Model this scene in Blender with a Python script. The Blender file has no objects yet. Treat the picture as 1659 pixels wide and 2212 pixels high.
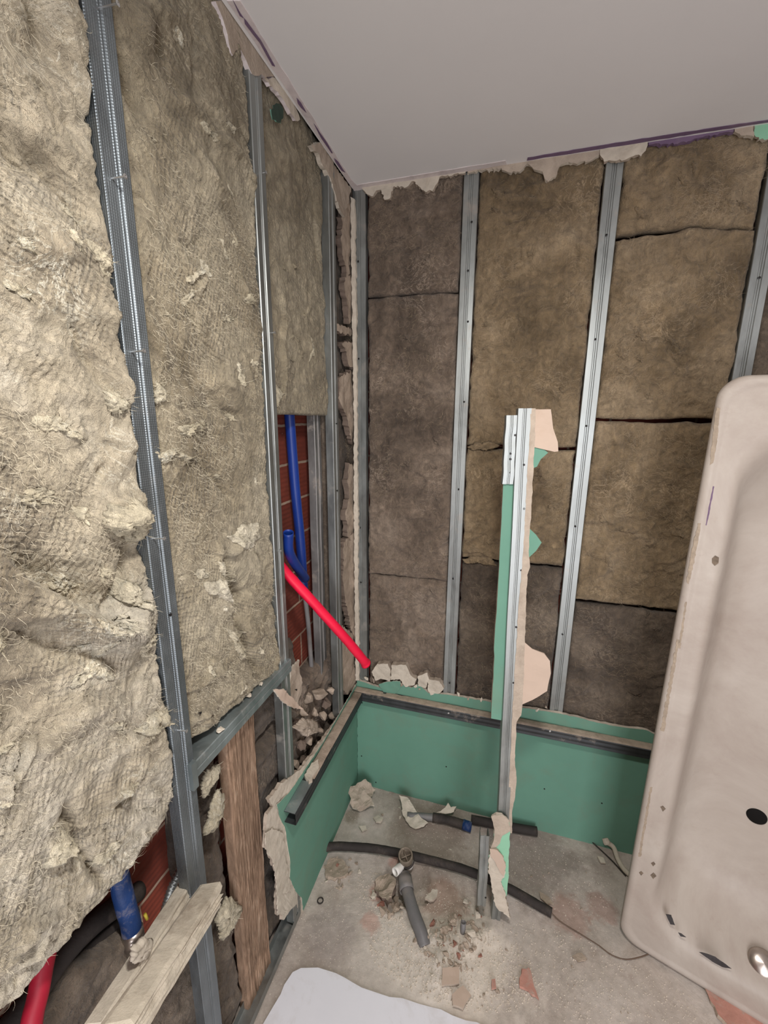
import bpy, bmesh, math, random
import numpy as np
from mathutils import Vector, Matrix, noise as mnoise
random.seed(7)
S = bpy.context.scene
COL = S.collection
# ------------------------------------------------------------------ camera
CAM = np.array([0.5732783, -1.5306176, 1.63870763]); YAW, PITCH, ROLL, FOC = -0.28885734, 0.21734872, 0.00591692, 910.177
def axes(y, p, r):
    cy, sy, cp, sp = math.cos(y), math.sin(y), math.cos(p), math.sin(p)
    f = np.array([sy*cp, cy*cp, -sp]); rt = np.array([cy, -sy, 0.]); up = np.cross(rt, f)
    return rt*math.cos(r)+up*math.sin(r), -rt*math.sin(r)+up*math.cos(r), f
RT, UP, FW = axes(YAW, PITCH, ROLL)
cd = bpy.data.cameras.new('camera'); cam = bpy.data.objects.new('camera', cd); COL.objects.link(cam)
cd.sensor_fit = 'HORIZONTAL'; cd.sensor_width = 36; cd.lens = FOC/1659*36; cd.clip_start = .02
m = Matrix.Identity(4)
for i in range(3):
    m[i][0] = RT[i]; m[i][1] = UP[i]; m[i][2] = -FW[i]; m[i][3] = CAM[i]
cam.matrix_world = m
S.camera = cam
# ------------------------------------------------------------------ world, lights, exposure
S.view_settings.view_transform = 'Standard'; S.view_settings.look = 'None'; S.view_settings.gamma = 1
S.view_settings.use_curve_mapping = False
S.view_settings.exposure = 0.0
w = bpy.data.worlds.new('world'); S.world = w; w.use_nodes = True
w.node_tree.nodes['Background'].inputs[0].default_value = (.85, .92, 1, 1)
w.node_tree.nodes['Background'].inputs[1].default_value = .25
def area(name, loc, target, sx, sy, power, col):
    l = bpy.data.lights.new(name, 'AREA'); l.shape = 'RECTANGLE'; l.size = sx; l.size_y = sy; l.energy = power; l.color = col
    o = bpy.data.objects.new(name, l); COL.objects.link(o); o.location = loc
    o.rotation_euler = (Vector(target)-Vector(loc)).to_track_quat('-Z', 'Y').to_euler(); return o
area('ceiling_lamp_light', (.62, -1.30, 2.16), (.55, -1.10, 0), .12, .12, 17, (1, .965, .915))
area('doorway_light', (1.2, -2.72, 1.05), (.8, 0, 1.35), 1.0, 1.9, 42, (.97, .96, 1))  # added soft fill from behind the camera, lifts ceiling and walls
# ------------------------------------------------------------------ pixel rays onto real planes
def ray(px, py): return RT*(px-829.5)/FOC - UP*(py-1106)/FOC + FW
def PB(px, py, Y=0.):
    v = ray(px, py); return CAM + v*(Y-CAM[1])/v[1]
def PL(px, py, X=0.):
    v = ray(px, py); return CAM + v*(X-CAM[0])/v[0]
def PF(px, py, Z=0.):
    v = ray(px, py); return CAM + v*(Z-CAM[2])/v[2]
# ------------------------------------------------------------------ noise
def _h(i, j, k, s):
    n = (i*374761393 + j*668265263 + k*1274126177 + s*974711) & 0xffffffff
    n = ((n ^ (n >> 13))*1274126177) & 0xffffffff
    n = ((n ^ (n >> 16))*2246822519) & 0xffffffff
    return ((n ^ (n >> 15)) & 0xffff)/32767.5 - 1
def vn(x, y, z, s=0):
    x, y, z = np.broadcast_arrays(np.asarray(x, float), np.asarray(y, float), np.asarray(z, float))
    xi, yi, zi = np.floor(x).astype(np.int64), np.floor(y).astype(np.int64), np.floor(z).astype(np.int64)
    f = [a-b for a, b in ((x, xi), (y, yi), (z, zi))]; f = [t*t*(3-2*t) for t in f]
    r = 0
    for a in (0, 1):
        for b in (0, 1):
            for c in (0, 1):
                wgt = (f[0] if a else 1-f[0])*(f[1] if b else 1-f[1])*(f[2] if c else 1-f[2])
                r = r + wgt*_h(xi+a, yi+b, zi+c, s)
    return r
def fbm(x, y, z, o=4, s=0):
    r = 0; a = 1; t = 0
    for k in range(o):
        r = r + a*vn(x*2**k+k*7.3, y*2**k+k*3.1, z*2**k, s+k); t += a; a *= .5
    return r/t
# ------------------------------------------------------------------ materials
class NT:
    def __init__(s, name):
        s.m = bpy.data.materials.new(name); s.m.use_nodes = True; s.t = s.m.node_tree; s.b = s.t.nodes['Principled BSDF']
        s.tc = s.t.nodes.new('ShaderNodeTexCoord'); s.obj = s.tc.outputs['Object']
        g = s.t.nodes.new('ShaderNodeNewGeometry'); s.pos = g.outputs['Position']
    def n(s, typ, **k):
        x = s.t.nodes.new(typ)
        for a, b in k.items(): setattr(x, a, b)
        return x
    def set(s, sock, v):
        i = s.b.inputs[sock]
        if hasattr(v, 'links'): s.t.links.new(v, i)
        else: i.default_value = v if not isinstance(v, tuple) or len(v) == 4 else (*v, 1)
    def lk(s, a, b): s.t.links.new(a, b)
    def mapped(s, sc=(1, 1, 1), src=None, rot=(0, 0, 0)):
        mp = s.n('ShaderNodeMapping'); s.lk(src or s.pos, mp.inputs[0]); mp.inputs['Scale'].default_value = sc; mp.inputs['Rotation'].default_value = rot
        return mp.outputs[0]
    def noise(s, scale, det=4, rough=.6, dist=0, vec=None, out=0):
        x = s.n('ShaderNodeTexNoise'); x.inputs['Scale'].default_value = scale; x.inputs['Detail'].default_value = det
        x.inputs['Roughness'].default_value = rough; x.inputs['Distortion'].default_value = dist
        s.lk(vec or s.pos, x.inputs['Vector']); return x.outputs[out]
    def ramp(s, fac, stops):
        r = s.n('ShaderNodeValToRGB'); s.lk(fac, r.inputs[0]); e = r.color_ramp.elements
        while len(e) < len(stops): e.new(.5)
        for el, (p, c) in zip(e, stops):
            el.position = p; el.color = (*c, 1) if isinstance(c, tuple) else (c, c, c, 1)
        return r.outputs[0]
    def mix(s, fac, a, b, mode='MIX'):
        x = s.n('ShaderNodeMix', data_type='RGBA', blend_type=mode)
        for sock, v in ((x.inputs[0], fac), (x.inputs[6], a), (x.inputs[7], b)):
            if hasattr(v, 'links'): s.lk(v, sock)
            else: sock.default_value = v if not isinstance(v, tuple) else (*v, 1)
        return x.outputs[2]
    def math(s, op, a, b=0., c=0.):
        x = s.n('ShaderNodeMath', operation=op)
        for i, v in enumerate((a, b, c)):
            if hasattr(v, 'links'): s.lk(v, x.inputs[i])
            else: x.inputs[i].default_value = v
        return x.outputs[0]
    def bump(s, h, strength, dist=.01, prev=None):
        x = s.n('ShaderNodeBump'); x.inputs['Strength'].default_value = strength; x.inputs['Distance'].default_value = dist
        s.lk(h, x.inputs['Height'])
        if prev: s.lk(prev, x.inputs['Normal'])
        s.lk(x.outputs[0], s.b.inputs['Normal']); return x.outputs[0]
def C(r, g, b):      # sRGB 0-255 to linear
    f = lambda c: (c/255/12.92 if c <= 10 else ((c/255+.055)/1.055)**2.4)
    return (f(r), f(g), f(b))

def mat_wool(name, lo, mid, hi, dimple=0., fold_rot=0.):
    t = NT(name)
    big = t.noise(3.2, 6, .62, .8)
    fine = t.noise(26, 6, .7, 1.6)
    fib = t.noise(60, 5, .7, 2.2, vec=t.mapped((1, 1, .35), rot=(fold_rot, 0, fold_rot)))
    base = t.ramp(big, [(.28, lo), (.5, mid), (.74, hi)])
    f2 = t.ramp(fine, [(.3, .52), (.7, 1.3)])
    c = t.mix(.75, base, f2, 'MULTIPLY')
    f3 = t.ramp(fib, [(.25, .8), (.75, 1.15)])
    c = t.mix(.7, c, f3, 'MULTIPLY')
    t.set('Base Color', c); t.set('Roughness', .95); t.set('Specular IOR Level', .12)
    t.set('Sheen Weight', .15)
    wl = t.noise(13, 5, .62, 3.2); ln = t.ramp(wl, [(.455, 0.), (.5, 1.), (.52, 0.)])
    mk = t.ramp(t.noise(6, 4, .6), [(.48, 0.), (.66, .55)])
    t.set('Base Color', t.mix(t.math('MULTIPLY', ln, mk), c, tuple(min(1, x*1.55) for x in hi)))
    p = t.bump(fine, .8, .016); p = t.bump(fib, .7, .007, p); p = t.bump(ln, .3, .005, p)
    if dimple:
        # quilted pattern pressed by the production roller
        wv = t.noise(9, 3, .5, 0, out=1)
        v = t.n('ShaderNodeVectorMath', operation='MULTIPLY_ADD'); t.lk(wv, v.inputs[0]); v.inputs[1].default_value = (.03, .03, .03); t.lk(t.pos, v.inputs[2])
        sp = t.n('ShaderNodeSeparateXYZ'); t.lk(v.outputs[0], sp.inputs[0])
        u = t.math('ADD', sp.outputs[0], sp.outputs[1])
        a = t.math('SINE', t.math('MULTIPLY', t.math('ADD', u, t.math('MULTIPLY', sp.outputs[2], .5)), 470.))
        b = t.math('SINE', t.math('MULTIPLY', t.math('SUBTRACT', sp.outputs[2], t.math('MULTIPLY', u, .5)), 470.))
        d = t.math('MULTIPLY', a, b)
        msk = t.ramp(t.noise(4.5, 3, .6), [(.46, 0.), (.62, 1.)])
        d = t.math('MULTIPLY', d, msk)
        t.bump(d, min(1, dimple*1.6), .0030, p)
    return t.m
def mat_galv(name, col=(.62, .65, .66), rough=.36, dust=.25, perf=0.):
    t = NT(name)
    n1 = t.noise(5, 5, .7, .4, vec=t.mapped((2, 2, .8)))
    n2 = t.noise(60, 3, .6, vec=t.mapped((1, 1, .25)))
    dk = tuple(x*.72 for x in col)
    c = t.mix(t.ramp(n1, [(.35, 0.), (.65, 1.)]), dk, col)
    dm = t.ramp(t.noise(11, 6, .75), [(.58, 0.), (.72, dust)])
    c = t.mix(dm, c, C(170, 155, 140))
    t.set('Base Color', c); t.set('Metallic', t.math('SUBTRACT', .88, dm))
    t.set('Roughness', t.math('ADD', rough, t.math('MULTIPLY', t.ramp(n1, [(.3, 0.), (.7, 1.)]), .22)))
    p = t.bump(n2, .12, .003)
    if perf:
        vo = t.n('ShaderNodeTexVoronoi'); vo.inputs['Scale'].default_value = 260; vo.inputs['Randomness'].default_value = .0
        t.lk(t.pos, vo.inputs['Vector']); t.bump(vo.outputs[0], perf, .002, p)
    return t.m
def mat_plain(name, col, rough=.6, var=.15, scale=20, metallic=0., bump=.1, dirt=None, dirt_amt=.5, spec=.4, dscale=7, trans=0.):
    t = NT(name)
    n1 = t.noise(scale, 5, .65, .3)
    c = t.mix(t.ramp(n1, [(.3, 0.), (.7, 1.)]), tuple(x*(1-var) for x in col), tuple(min(1, x*(1+var)) for x in col))
    if dirt:
        c = t.mix(t.ramp(t.noise(dscale, 7, .72, .5), [(.5, 0.), (.72, dirt_amt)]), c, dirt)
    t.set('Base Color', c); t.set('Roughness', rough); t.set('Metallic', metallic); t.set('Specular IOR Level', spec)
    if bump: t.bump(t.noise(scale*4, 5, .7), bump, .004)
    return t.m
def mat_floor():
    t = NT('dusty_concrete')
    b = t.noise(2.3, 8, .68, .6); f = t.noise(38, 6, .75); g = t.noise(9, 6, .7, 1.)
    c = t.ramp(b, [(.3, C(140, 128, 119)), (.5, C(180, 169, 159)), (.7, C(200, 191, 183))])
    c = t.mix(t.ramp(g, [(.55, 0.), (.75, .5)]), c, C(146, 128, 116))
    def spot(px, py, r, col, amt, ns=7):
        nonlocal c
        P = PF(px, py); d = t.n('ShaderNodeVectorMath', operation='DISTANCE'); t.lk(t.pos, d.inputs[0]); d.inputs[1].default_value = tuple(float(q) for q in P)
        q = t.math('SUBTRACT', 1.0, t.math('DIVIDE', d.outputs['Value'], r)); q = t.math('ADD', q, t.math('MULTIPLY', t.math('SUBTRACT', t.noise(ns, 7, .72, .6), .5), 1.5))
        c = t.mix(t.ramp(q, [(.15, 0.), (.5, amt)]), c, col)
    spot(960, 2060, .30, C(212, 202, 188), .75); spot(860, 2110, .25, C(208, 200, 190), .6)
    spot(930, 1800, .22, C(138, 124, 112), .7); spot(1130, 1830, .25, C(128, 116, 108), .6)
    spot(815, 1925, .04, C(186, 126, 110), .55, 30); spot(855, 1860, .04, C(186, 130, 112), .5, 30); spot(800, 1990, .045, C(190, 140, 124), .45, 30)
    spot(1230, 1975, .09, C(164, 128, 114), .5, 22); spot(1300, 1960, .07, C(160, 118, 104), .45, 22)
    spot(960, 1940, .10, C(150, 124, 108), .7, 10); spot(720, 2010, .12, C(158, 148, 142), .6); spot(760, 1760, .05, C(110, 100, 78), .5, 12)
    c = t.mix(.6, c, t.ramp(f, [(.3, .75), (.7, 1.2)]), 'MULTIPLY')
    sp = t.n('ShaderNodeTexVoronoi'); sp.inputs['Scale'].default_value = 95; t.lk(t.pos, sp.inputs['Vector'])
    c = t.mix(t.ramp(sp.outputs[0], [(.1, .7), (.2, 0.)]), c, C(205, 195, 182))
    t.set('Base Color', c); t.set('Roughness', .92); t.set('Specular IOR Level', .2)
    p = t.bump(f, .35, .006); t.bump(b, .3, .02, p)
    return t.m
def mat_brick():
    t = NT('hollow_brick')
    sp = t.n('ShaderNodeSeparateXYZ'); t.lk(t.pos, sp.inputs[0])
    cb = t.n('ShaderNodeCombineXYZ'); t.lk(t.math('ADD', sp.outputs[0], sp.outputs[1]), cb.inputs[0]); t.lk(sp.outputs[2], cb.inputs[1])
    wob = t.noise(8, 3, .6, out=1)
    v = t.n('ShaderNodeVectorMath', operation='MULTIPLY_ADD'); t.lk(wob, v.inputs[0]); v.inputs[1].default_value = (.014, .014, 0); t.lk(cb.outputs[0], v.inputs[2])
    br = t.n('ShaderNodeTexBrick'); t.lk(v.outputs[0], br.inputs[0]); br.inputs['Scale'].default_value = 1
    br.inputs['Brick Width'].default_value = .25; br.inputs['Row Height'].default_value = .125; br.inputs['Mortar Size'].default_value = .004
    br.inputs['Color1'].default_value = (*C(126, 54, 36), 1); br.inputs['Color2'].default_value = (*C(100, 42, 30), 1); br.inputs['Mortar'].default_value = (*C(160, 138, 120), 1)
    c = t.mix(.6, br.outputs[0], t.ramp(t.noise(25, 6, .7), [(.3, .6), (.7, 1.25)]), 'MULTIPLY')
    c = t.mix(t.ramp(t.noise(30, 8, .8), [(.66, 0.), (.72, .8)]), c, C(190, 165, 145))
    t.set('Base Color', c); t.set('Roughness', .85)
    wv = t.math('SINE', t.math('MULTIPLY', sp.outputs[2], 420.))
    p = t.bump(wv, .25, .003); t.bump(br.outputs[1], -.6, .006, p)
    return t.m
def mat_wood(name, a, b, c3, zs=.12):
    t = NT(name)
    g = t.noise(38, 7, .72, 1.2, vec=t.mapped((1, 1, zs)))
    h = t.noise(5, 6, .7, .5, vec=t.mapped((1.5, 1.5, .6)))
    c = t.ramp(g, [(.3, a), (.55, b), (.75, c3)])
    c = t.mix(.8, c, t.ramp(h, [(.38, .55), (.62, 1.15)]), 'MULTIPLY')
    t.set('Base Color', c); t.set('Roughness', .85); t.set('Specular IOR Level', .2)
    t.bump(g, .6, .006); return t.m
def mat_enamel():
    t = NT('bath_enamel')
    d = t.noise(3.2, 7, .7, .6); f = t.noise(20, 6, .75)
    c = t.mix(t.ramp(d, [(.35, 0.), (.7, 1.)]), C(182, 173, 163), C(160, 147, 137))
    c = t.mix(t.ramp(f, [(.6, 0.), (.8, .4)]), c, C(150, 130, 115))
    t.set('Base Color', c); t.set('Roughness', t.math('ADD', .38, t.math('MULTIPLY', f, .3))); t.set('Specular IOR Level', .4)
    return t.m
M = dict(
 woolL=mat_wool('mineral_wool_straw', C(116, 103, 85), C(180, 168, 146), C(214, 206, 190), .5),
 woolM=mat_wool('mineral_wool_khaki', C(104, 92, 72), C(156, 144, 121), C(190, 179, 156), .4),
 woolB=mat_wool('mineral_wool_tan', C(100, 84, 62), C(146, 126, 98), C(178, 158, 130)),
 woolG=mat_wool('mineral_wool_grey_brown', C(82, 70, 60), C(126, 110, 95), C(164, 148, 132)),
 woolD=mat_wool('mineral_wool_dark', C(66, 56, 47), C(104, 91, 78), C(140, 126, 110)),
 woolX=mat_wool('torn_wool', C(160, 148, 122), C(204, 193, 168), C(230, 221, 200)),
 galv=mat_galv('galvanised_steel', (.38, .40, .39), .36, .5), galvP=mat_galv('galvanised_steel_knurled', (.25, .28, .30), .38, .15, .6),
 galvD=mat_galv('blackened_steel', (.10, .105, .11), .42, .75), galvC=mat_galv('galvanised_channel', (.40, .46, .47), .42, .5),
 green=mat_plain('green_board_paper', C(104, 146, 128), .75, .07, 3, bump=.05, dirt=C(120, 130, 112), dirt_amt=.35, spec=.2),
 greenL=mat_plain('pale_green_paper', C(140, 190, 160), .75, .08, 6, bump=.05, dirt=C(160, 160, 140), spec=.2),
 gyps=mat_plain('gypsum', C(176, 162, 147), .9, .14, 26, bump=.6, dirt=C(140, 125, 110), spec=.15, dscale=18),
 gypsW=mat_plain('gypsum_pale', C(198, 188, 173), .9, .12, 30, bump=.5, dirt=C(160, 146, 130), spec=.15, dscale=18),
 paper=mat_plain('tan_board_paper', C(190, 170, 154), .85, .06, 5, bump=.08, dirt=C(160, 135, 112), dirt_amt=.3, spec=.15),
 ceil=mat_plain('ceiling_paint', C(226, 224, 223), .85, .02, 2, bump=.03, spec=.2),
 ceilB=mat_plain('ceiling_filler', C(216, 206, 204), .85, .06, 14, bump=.2, dirt=C(150, 135, 140), dirt_amt=.5, spec=.2, dscale=12),
 purple=mat_plain('mauve_tape', C(112, 92, 116), .8, .12, 14, bump=.1, dirt=C(140, 126, 130), spec=.2),
 plaster=mat_plain('wall_plaster', C(200, 192, 182), .85, .03, 3, bump=.05, spec=.2),
 blue=mat_plain('blue_conduit', C(18, 50, 128), .42, .1, 12, bump=.03, spec=.45),
 redD=mat_plain('crimson_pipe', C(150, 22, 44), .5, .15, 12), blueD=mat_plain('blue_wrap', C(24, 54, 104), .5, .25, 22, bump=.3, dirt=C(150, 140, 130), dirt_amt=.8, spec=.4, dscale=22),
 red=mat_plain('red_conduit', C(226, 22, 62), .45, .05, 12, bump=.03, spec=.4),
 grey=mat_plain('grey_pvc', C(112, 110, 110), .5, .12, 16, bump=.1, dirt=C(150, 138, 126), dirt_amt=.6, spec=.4),
 black=mat_plain('black_foam', C(52, 47, 45), .75, .2, 30, bump=.25, dirt=C(112, 100, 90), dirt_amt=.5, spec=.25),
 dark=mat_plain('dark_recess', C(14, 12, 11), .8, .2, 30, bump=0, spec=.2),
 screw=mat_plain('screw_steel', C(48, 46, 46), .4, .2, 60, metallic=.6, bump=0),
 screwB=mat_plain('bright_screw', C(205, 205, 205), .25, .1, 60, metallic=.9, bump=0),
 white=mat_plain('white_plastic', C(225, 222, 216), .45, .05, 12, bump=.03, dirt=C(170, 160, 145), dirt_amt=.4),
 wire=mat_plain('brown_wire', C(96, 78, 64), .6, .1, 30, bump=0),
 rubber=mat_plain('dirty_rubber', C(120, 108, 94), .7, .2, 40, bump=.3, dirt=C(170, 158, 142), dirt_amt=.7, dscale=40),
 chrome=mat_plain('worn_chrome', C(170, 160, 152), .28, .1, 12, metallic=.9, bump=.05),
 sheet=mat_plain('white_sheet', C(224, 224, 230), .7, .03, 4, bump=.04, dirt=C(186, 178, 172), dirt_amt=.6, spec=.25, dscale=4),
 rub=mat_plain('rubble', C(172, 156, 140), .95, .16, 40, bump=.6, dirt=C(128, 112, 98), spec=.15, dscale=26),
 rubR=mat_plain('brick_crumb', C(152, 108, 94), .95, .2, 40, bump=.6, dirt=C(160, 140, 126), spec=.15, dscale=26),
 red2=mat_plain('terracotta', C(182, 134, 120), .9, .15, 20, bump=.3, dirt=C(172, 158, 146), dirt_amt=.95, spec=.15, dscale=24),
 stone=mat_plain('grey_stone', C(112, 98, 88), .92, .22, 9, bump=.6, dirt=C(80, 68, 60), spec=.15),
 floor=mat_floor(), brick=mat_brick(), enamel=mat_enamel(),
 wood=mat_wood('brown_wood', C(122, 98, 80), C(162, 134, 112), C(194, 170, 148), .2),
 woodW=mat_plain('pale_split_wood', C(205, 195, 178), .9, .16, 30, bump=.5, dirt=C(140, 124, 106), dirt_amt=.7, spec=.15, dscale=14), grit=mat_plain('pale_grit', C(205, 194, 178), .9, .1, 60, bump=0),
)
# ------------------------------------------------------------------ object helpers
def tag(o, label=None, cat=None, group=None, kind=None):
    if label: o['label'] = label
    if cat: o['category'] = cat
    if group: o['group'] = group
    if kind: o['kind'] = kind
    return o
def thing(name, label, cat, loc=(0, 0, 0), group=None):
    o = bpy.data.objects.new(name, None); COL.objects.link(o); o.location = loc; o.empty_display_size = .05
    return tag(o, label, cat, group)
def root_loc(p):
    v = Vector((0, 0, 0))
    while p is not None: v += Vector(p.location); p = p.parent
    return v
def obj(name, V, F, mat, parent=None, smooth=True, label=None, cat=None, group=None, kind=None, fm=None):
    V = np.asarray([tuple(v) for v in V], float)
    if parent is None: o0 = np.array([V[:, 0].mean(), V[:, 1].mean(), V[:, 2].min()])
    else: o0 = np.array(root_loc(parent))
    me = bpy.data.meshes.new(name); me.from_pydata((V-o0).tolist(), [], [tuple(int(i) for i in f) for f in F])
    mats = mat if isinstance(mat, (list, tuple)) else [mat]
    for q in mats: me.materials.append(q)
    if fm is not None: me.polygons.foreach_set('material_index', fm)
    if smooth: me.polygons.foreach_set('use_smooth', [True]*len(me.polygons))
    me.update()
    o = bpy.data.objects.new(name, me); COL.objects.link(o)
    if parent is None: o.location = o0
    else: o.parent = parent
    return tag(o, label, cat, group, kind)
def box(x0, x1, y0, y1, z0, z1):
    V = [(x, y, z) for x in (x0, x1) for y in (y0, y1) for z in (z0, z1)]
    F = [(0, 1, 3, 2), (4, 6, 7, 5), (0, 4, 5, 1), (2, 3, 7, 6), (0, 2, 6, 4), (1, 5, 7, 3)]
    return V, F
def merge(*parts):
    V, F = [], []
    for v, f in parts:
        n = len(V); V += [tuple(a) for a in v]; F += [tuple(i+n for i in q) for q in f]
    return V, F
def smooth_path(P, k=8):
    P = [np.asarray(p, float) for p in P]
    if len(P) < 3: return [P[0]+(P[-1]-P[0])*i/k for i in range(k+1)]
    Q = [2*P[0]-P[1]]+P+[2*P[-1]-P[-2]]; out = []
    for i in range(1, len(Q)-2):
        for j in range(k):
            t = j/k
            out.append(.5*((2*Q[i])+(Q[i+1]-Q[i-1])*t+(2*Q[i-1]-5*Q[i]+4*Q[i+1]-Q[i+2])*t*t+(-Q[i-1]+3*Q[i]-3*Q[i+1]+Q[i+2])*t**3))
    return out+[P[-1]]
def tube(P, r, seg=16, wall=0, k=8, rib=0, ribp=.008, jit=0):
    P = smooth_path(P, k) if k else [np.asarray(p, float) for p in P]
    if rib:
        L = sum(np.linalg.norm(P[i+1]-P[i]) for i in range(len(P)-1)); n = int(L/ribp*4)
        cum = [0]
        for i in range(len(P)-1): cum.append(cum[-1]+np.linalg.norm(P[i+1]-P[i]))
        P = [np.array([np.interp(L*j/n, cum, [p[a] for p in P]) for a in range(3)]) for j in range(n+1)]
    V, F = [], []; T = []
    for i in range(len(P)):
        d = P[min(i+1, len(P)-1)]-P[max(i-1, 0)]; T.append(d/np.linalg.norm(d))
    a = np.cross(T[0], [0, 0, 1.]);
    if np.linalg.norm(a) < .1: a = np.cross(T[0], [1., 0, 0])
    a /= np.linalg.norm(a)
    loops = []
    for i, p in enumerate(P):
        a = a-T[i]*np.dot(a, T[i]); a /= np.linalg.norm(a); b = np.cross(T[i], a)
        rr = (r(i/(len(P)-1)) if callable(r) else r)*(1+(rib*math.sin(i*math.pi/2) if rib else 0))
        loops.append((p, a.copy(), b, rr))
    def ringset(off, rev):
        st = len(V)
        for p, a_, b_, rr in loops:
            for j in range(seg):
                t = 2*math.pi*j/seg; q = rr-off
                if jit and not off: q *= 1+jit*mnoise.noise(Vector(p*40)+Vector((math.cos(t), math.sin(t), 0)))
                V.append(p+a_*math.cos(t)*q+b_*math.sin(t)*q)
        for i in range(len(loops)-1):
            for j in range(seg):
                q = (st+i*seg+j, st+i*seg+(j+1) % seg, st+(i+1)*seg+(j+1) % seg, st+(i+1)*seg+j)
                F.append(q[::-1] if rev else q)
        return st
    s0 = ringset(0, False); n = len(loops)
    if wall:
        s1 = ringset(wall, True)
        for e, base in ((0, 0), (n-1, 1)):
            for j in range(seg):
                q = (s0+e*seg+j, s0+e*seg+(j+1) % seg, s1+e*seg+(j+1) % seg, s1+e*seg+j); F.append(q if base else q[::-1])
    else:
        F.append(tuple(range(seg))[::-1]); F.append(tuple((n-1)*seg+j for j in range(seg)))
    return V, F
def lathe(prof, cen, axis=(0, 0, 1), seg=28):
    ax = np.asarray(axis, float); ax /= np.linalg.norm(ax); a = np.cross(ax, [0, 0, 1.]) if abs(ax[2]) < .9 else np.cross(ax, [1., 0, 0]); a /= np.linalg.norm(a); b = np.cross(ax, a)
    V = [np.asarray(cen)+ax*h+(a*math.cos(2*math.pi*j/seg)+b*math.sin(2*math.pi*j/seg))*max(r, 1e-5) for r, h in prof for j in range(seg)]
    F = [(i*seg+j, i*seg+(j+1) % seg, (i+1)*seg+(j+1) % seg, (i+1)*seg+j) for i in range(len(prof)-1) for j in range(seg)]
    return V, F
def profile(path, th, p0, p1, ud, nd, n=24, wob=.0005, seed=0):
    """extrude a thin sheet-metal section (list of (u, n)) from p0 to p1"""
    path = [np.array(p, float) for p in path]; off = []
    for i in range(len(path)):
        d = path[min(i+1, len(path)-1)]-path[max(i-1, 0)]; d /= np.linalg.norm(d); off.append(path[i]+np.array([-d[1], d[0]])*th)
    loop = path+off[::-1]; L = len(loop); p0 = np.asarray(p0, float); p1 = np.asarray(p1, float); ud = np.asarray(ud, float); nd = np.asarray(nd, float)
    V = []
    for i in range(n+1):
        t = i/n; c = p0+(p1-p0)*t; w1 = wob*math.sin(7*t+seed)+wob*math.sin(19*t+seed*2.3)
        for q in loop: V.append(c+ud*(q[0]+w1*.6)+nd*(q[1]+w1*(1 if abs(q[0]) < .02 else .4)))
    F = [(i*L+j, i*L+(j+1) % L, (i+1)*L+(j+1) % L, (i+1)*L+j) for i in range(n) for j in range(L)]
    K = len(path)
    for e in (0, n):
        for j in range(K-1): F.append((e*L+j, e*L+j+1, e*L+L-2-j, e*L+L-1-j))
    return V, F
STUD = [(.019, -.030), (.0235, -.027), (.024, -.002), (.0225, 0), (.0065, 0), (.0045, -.0022), (.0012, -.0022), (0, -.001), (-.0012, -.0022), (-.0045, -.0022), (-.0065, 0), (-.0225, 0), (-.024, -.002), (-.0235, -.027), (-.019, -.030)]
def jag_outline(P, step, amp, seed, closed=True):
    rnd = random.Random(seed); out = []
    n = len(P)
    for i in range(n if closed else n-1):
        a, b = np.array(P[i]), np.array(P[(i+1) % n]); L = np.linalg.norm(b-a); k = max(1, int(L/step)); nrm = np.array([-(b-a)[1], (b-a)[0]])/(L+1e-9)
        for j in range(k):
            t = j/k; q = a+(b-a)*t
            if j: q = q+nrm*rnd.uniform(-amp, amp)+(b-a)/k*rnd.uniform(-.3, .3)
            out.append(q)
    return out
def plate(name, pts, frame, th, mats, jag=.002, step=.012, seed=1, parent=None, warp=0., label=None, cat=None, group=None, kind=None, smooth=False):
    """irregular board: pts are 2-D on frame=(origin, U, W, N); front face towards N, body goes back by th"""
    O, U, W, N = [np.asarray(a, float) for a in frame]
    q = jag_outline(pts, step, jag, seed); n = len(q)
    bm = bmesh.new(); rnd = random.Random(seed)
    f = [bm.verts.new(O+U*a[0]+W*a[1]) for a in q]
    q2 = [a+np.array([rnd.uniform(-1, 1), rnd.uniform(-1, 1)])*jag*.8 for a in q]
    b = [bm.verts.new(O+U*a[0]+W*a[1]-N*th) for a in q2]
    ff = bm.faces.new(f); fb = bm.faces.new(b[::-1]); ff.material_index = 0; fb.material_index = 0
    for i in range(n):
        s = bm.faces.new((f[i], b[i], b[(i+1) % n], f[(i+1) % n])); s.material_index = 1
    bmesh.ops.recalc_face_normals(bm, faces=bm.faces)
    bmesh.ops.triangulate(bm, faces=[x for x in bm.faces if len(x.verts) > 4])
    if warp:
        for _ in range(2): bmesh.ops.subdivide_edges(bm, edges=[e for e in bm.edges if e.calc_length() > step*1.2], cuts=1, use_grid_fill=True)
        for v in bm.verts:
            d = mnoise.noise(Vector(v.co)*14+Vector((seed, 0, 0)))*warp + mnoise.noise(Vector(v.co)*45+Vector((seed, 5, 0)))*warp*.4
            v.co += Vector(N)*d
    bm.verts.index_update()
    V = [tuple(v.co) for v in bm.verts]; F = [[v.index for v in g.verts] for g in bm.faces]; fm = [g.material_index for g in bm.faces]; bm.free()
    return obj(name, V, F, list(mats), parent, smooth, label, cat, group, kind, fm)
def frB(Y): return ((0, Y, 0), (1, 0, 0), (0, 0, 1), (0, -1, 0))
def frL(X): return ((X, 0, 0), (0, 1, 0), (0, 0, 1), (1, 0, 0))
def frF(Z): return ((0, 0, Z), (1, 0, 0), (0, 1, 0), (0, 0, 1))
def pxB(P, Y=0.): return [(lambda q: (q[0], q[2]))(PB(*p, Y)) for p in P]
def pxL(P, X=0.): return [(lambda q: (q[1], q[2]))(PL(*p, X)) for p in P]
def pxF(P, Z=0.): return [(lambda q: (q[0], q[1]))(PF(*p, Z)) for p in P]

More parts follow.
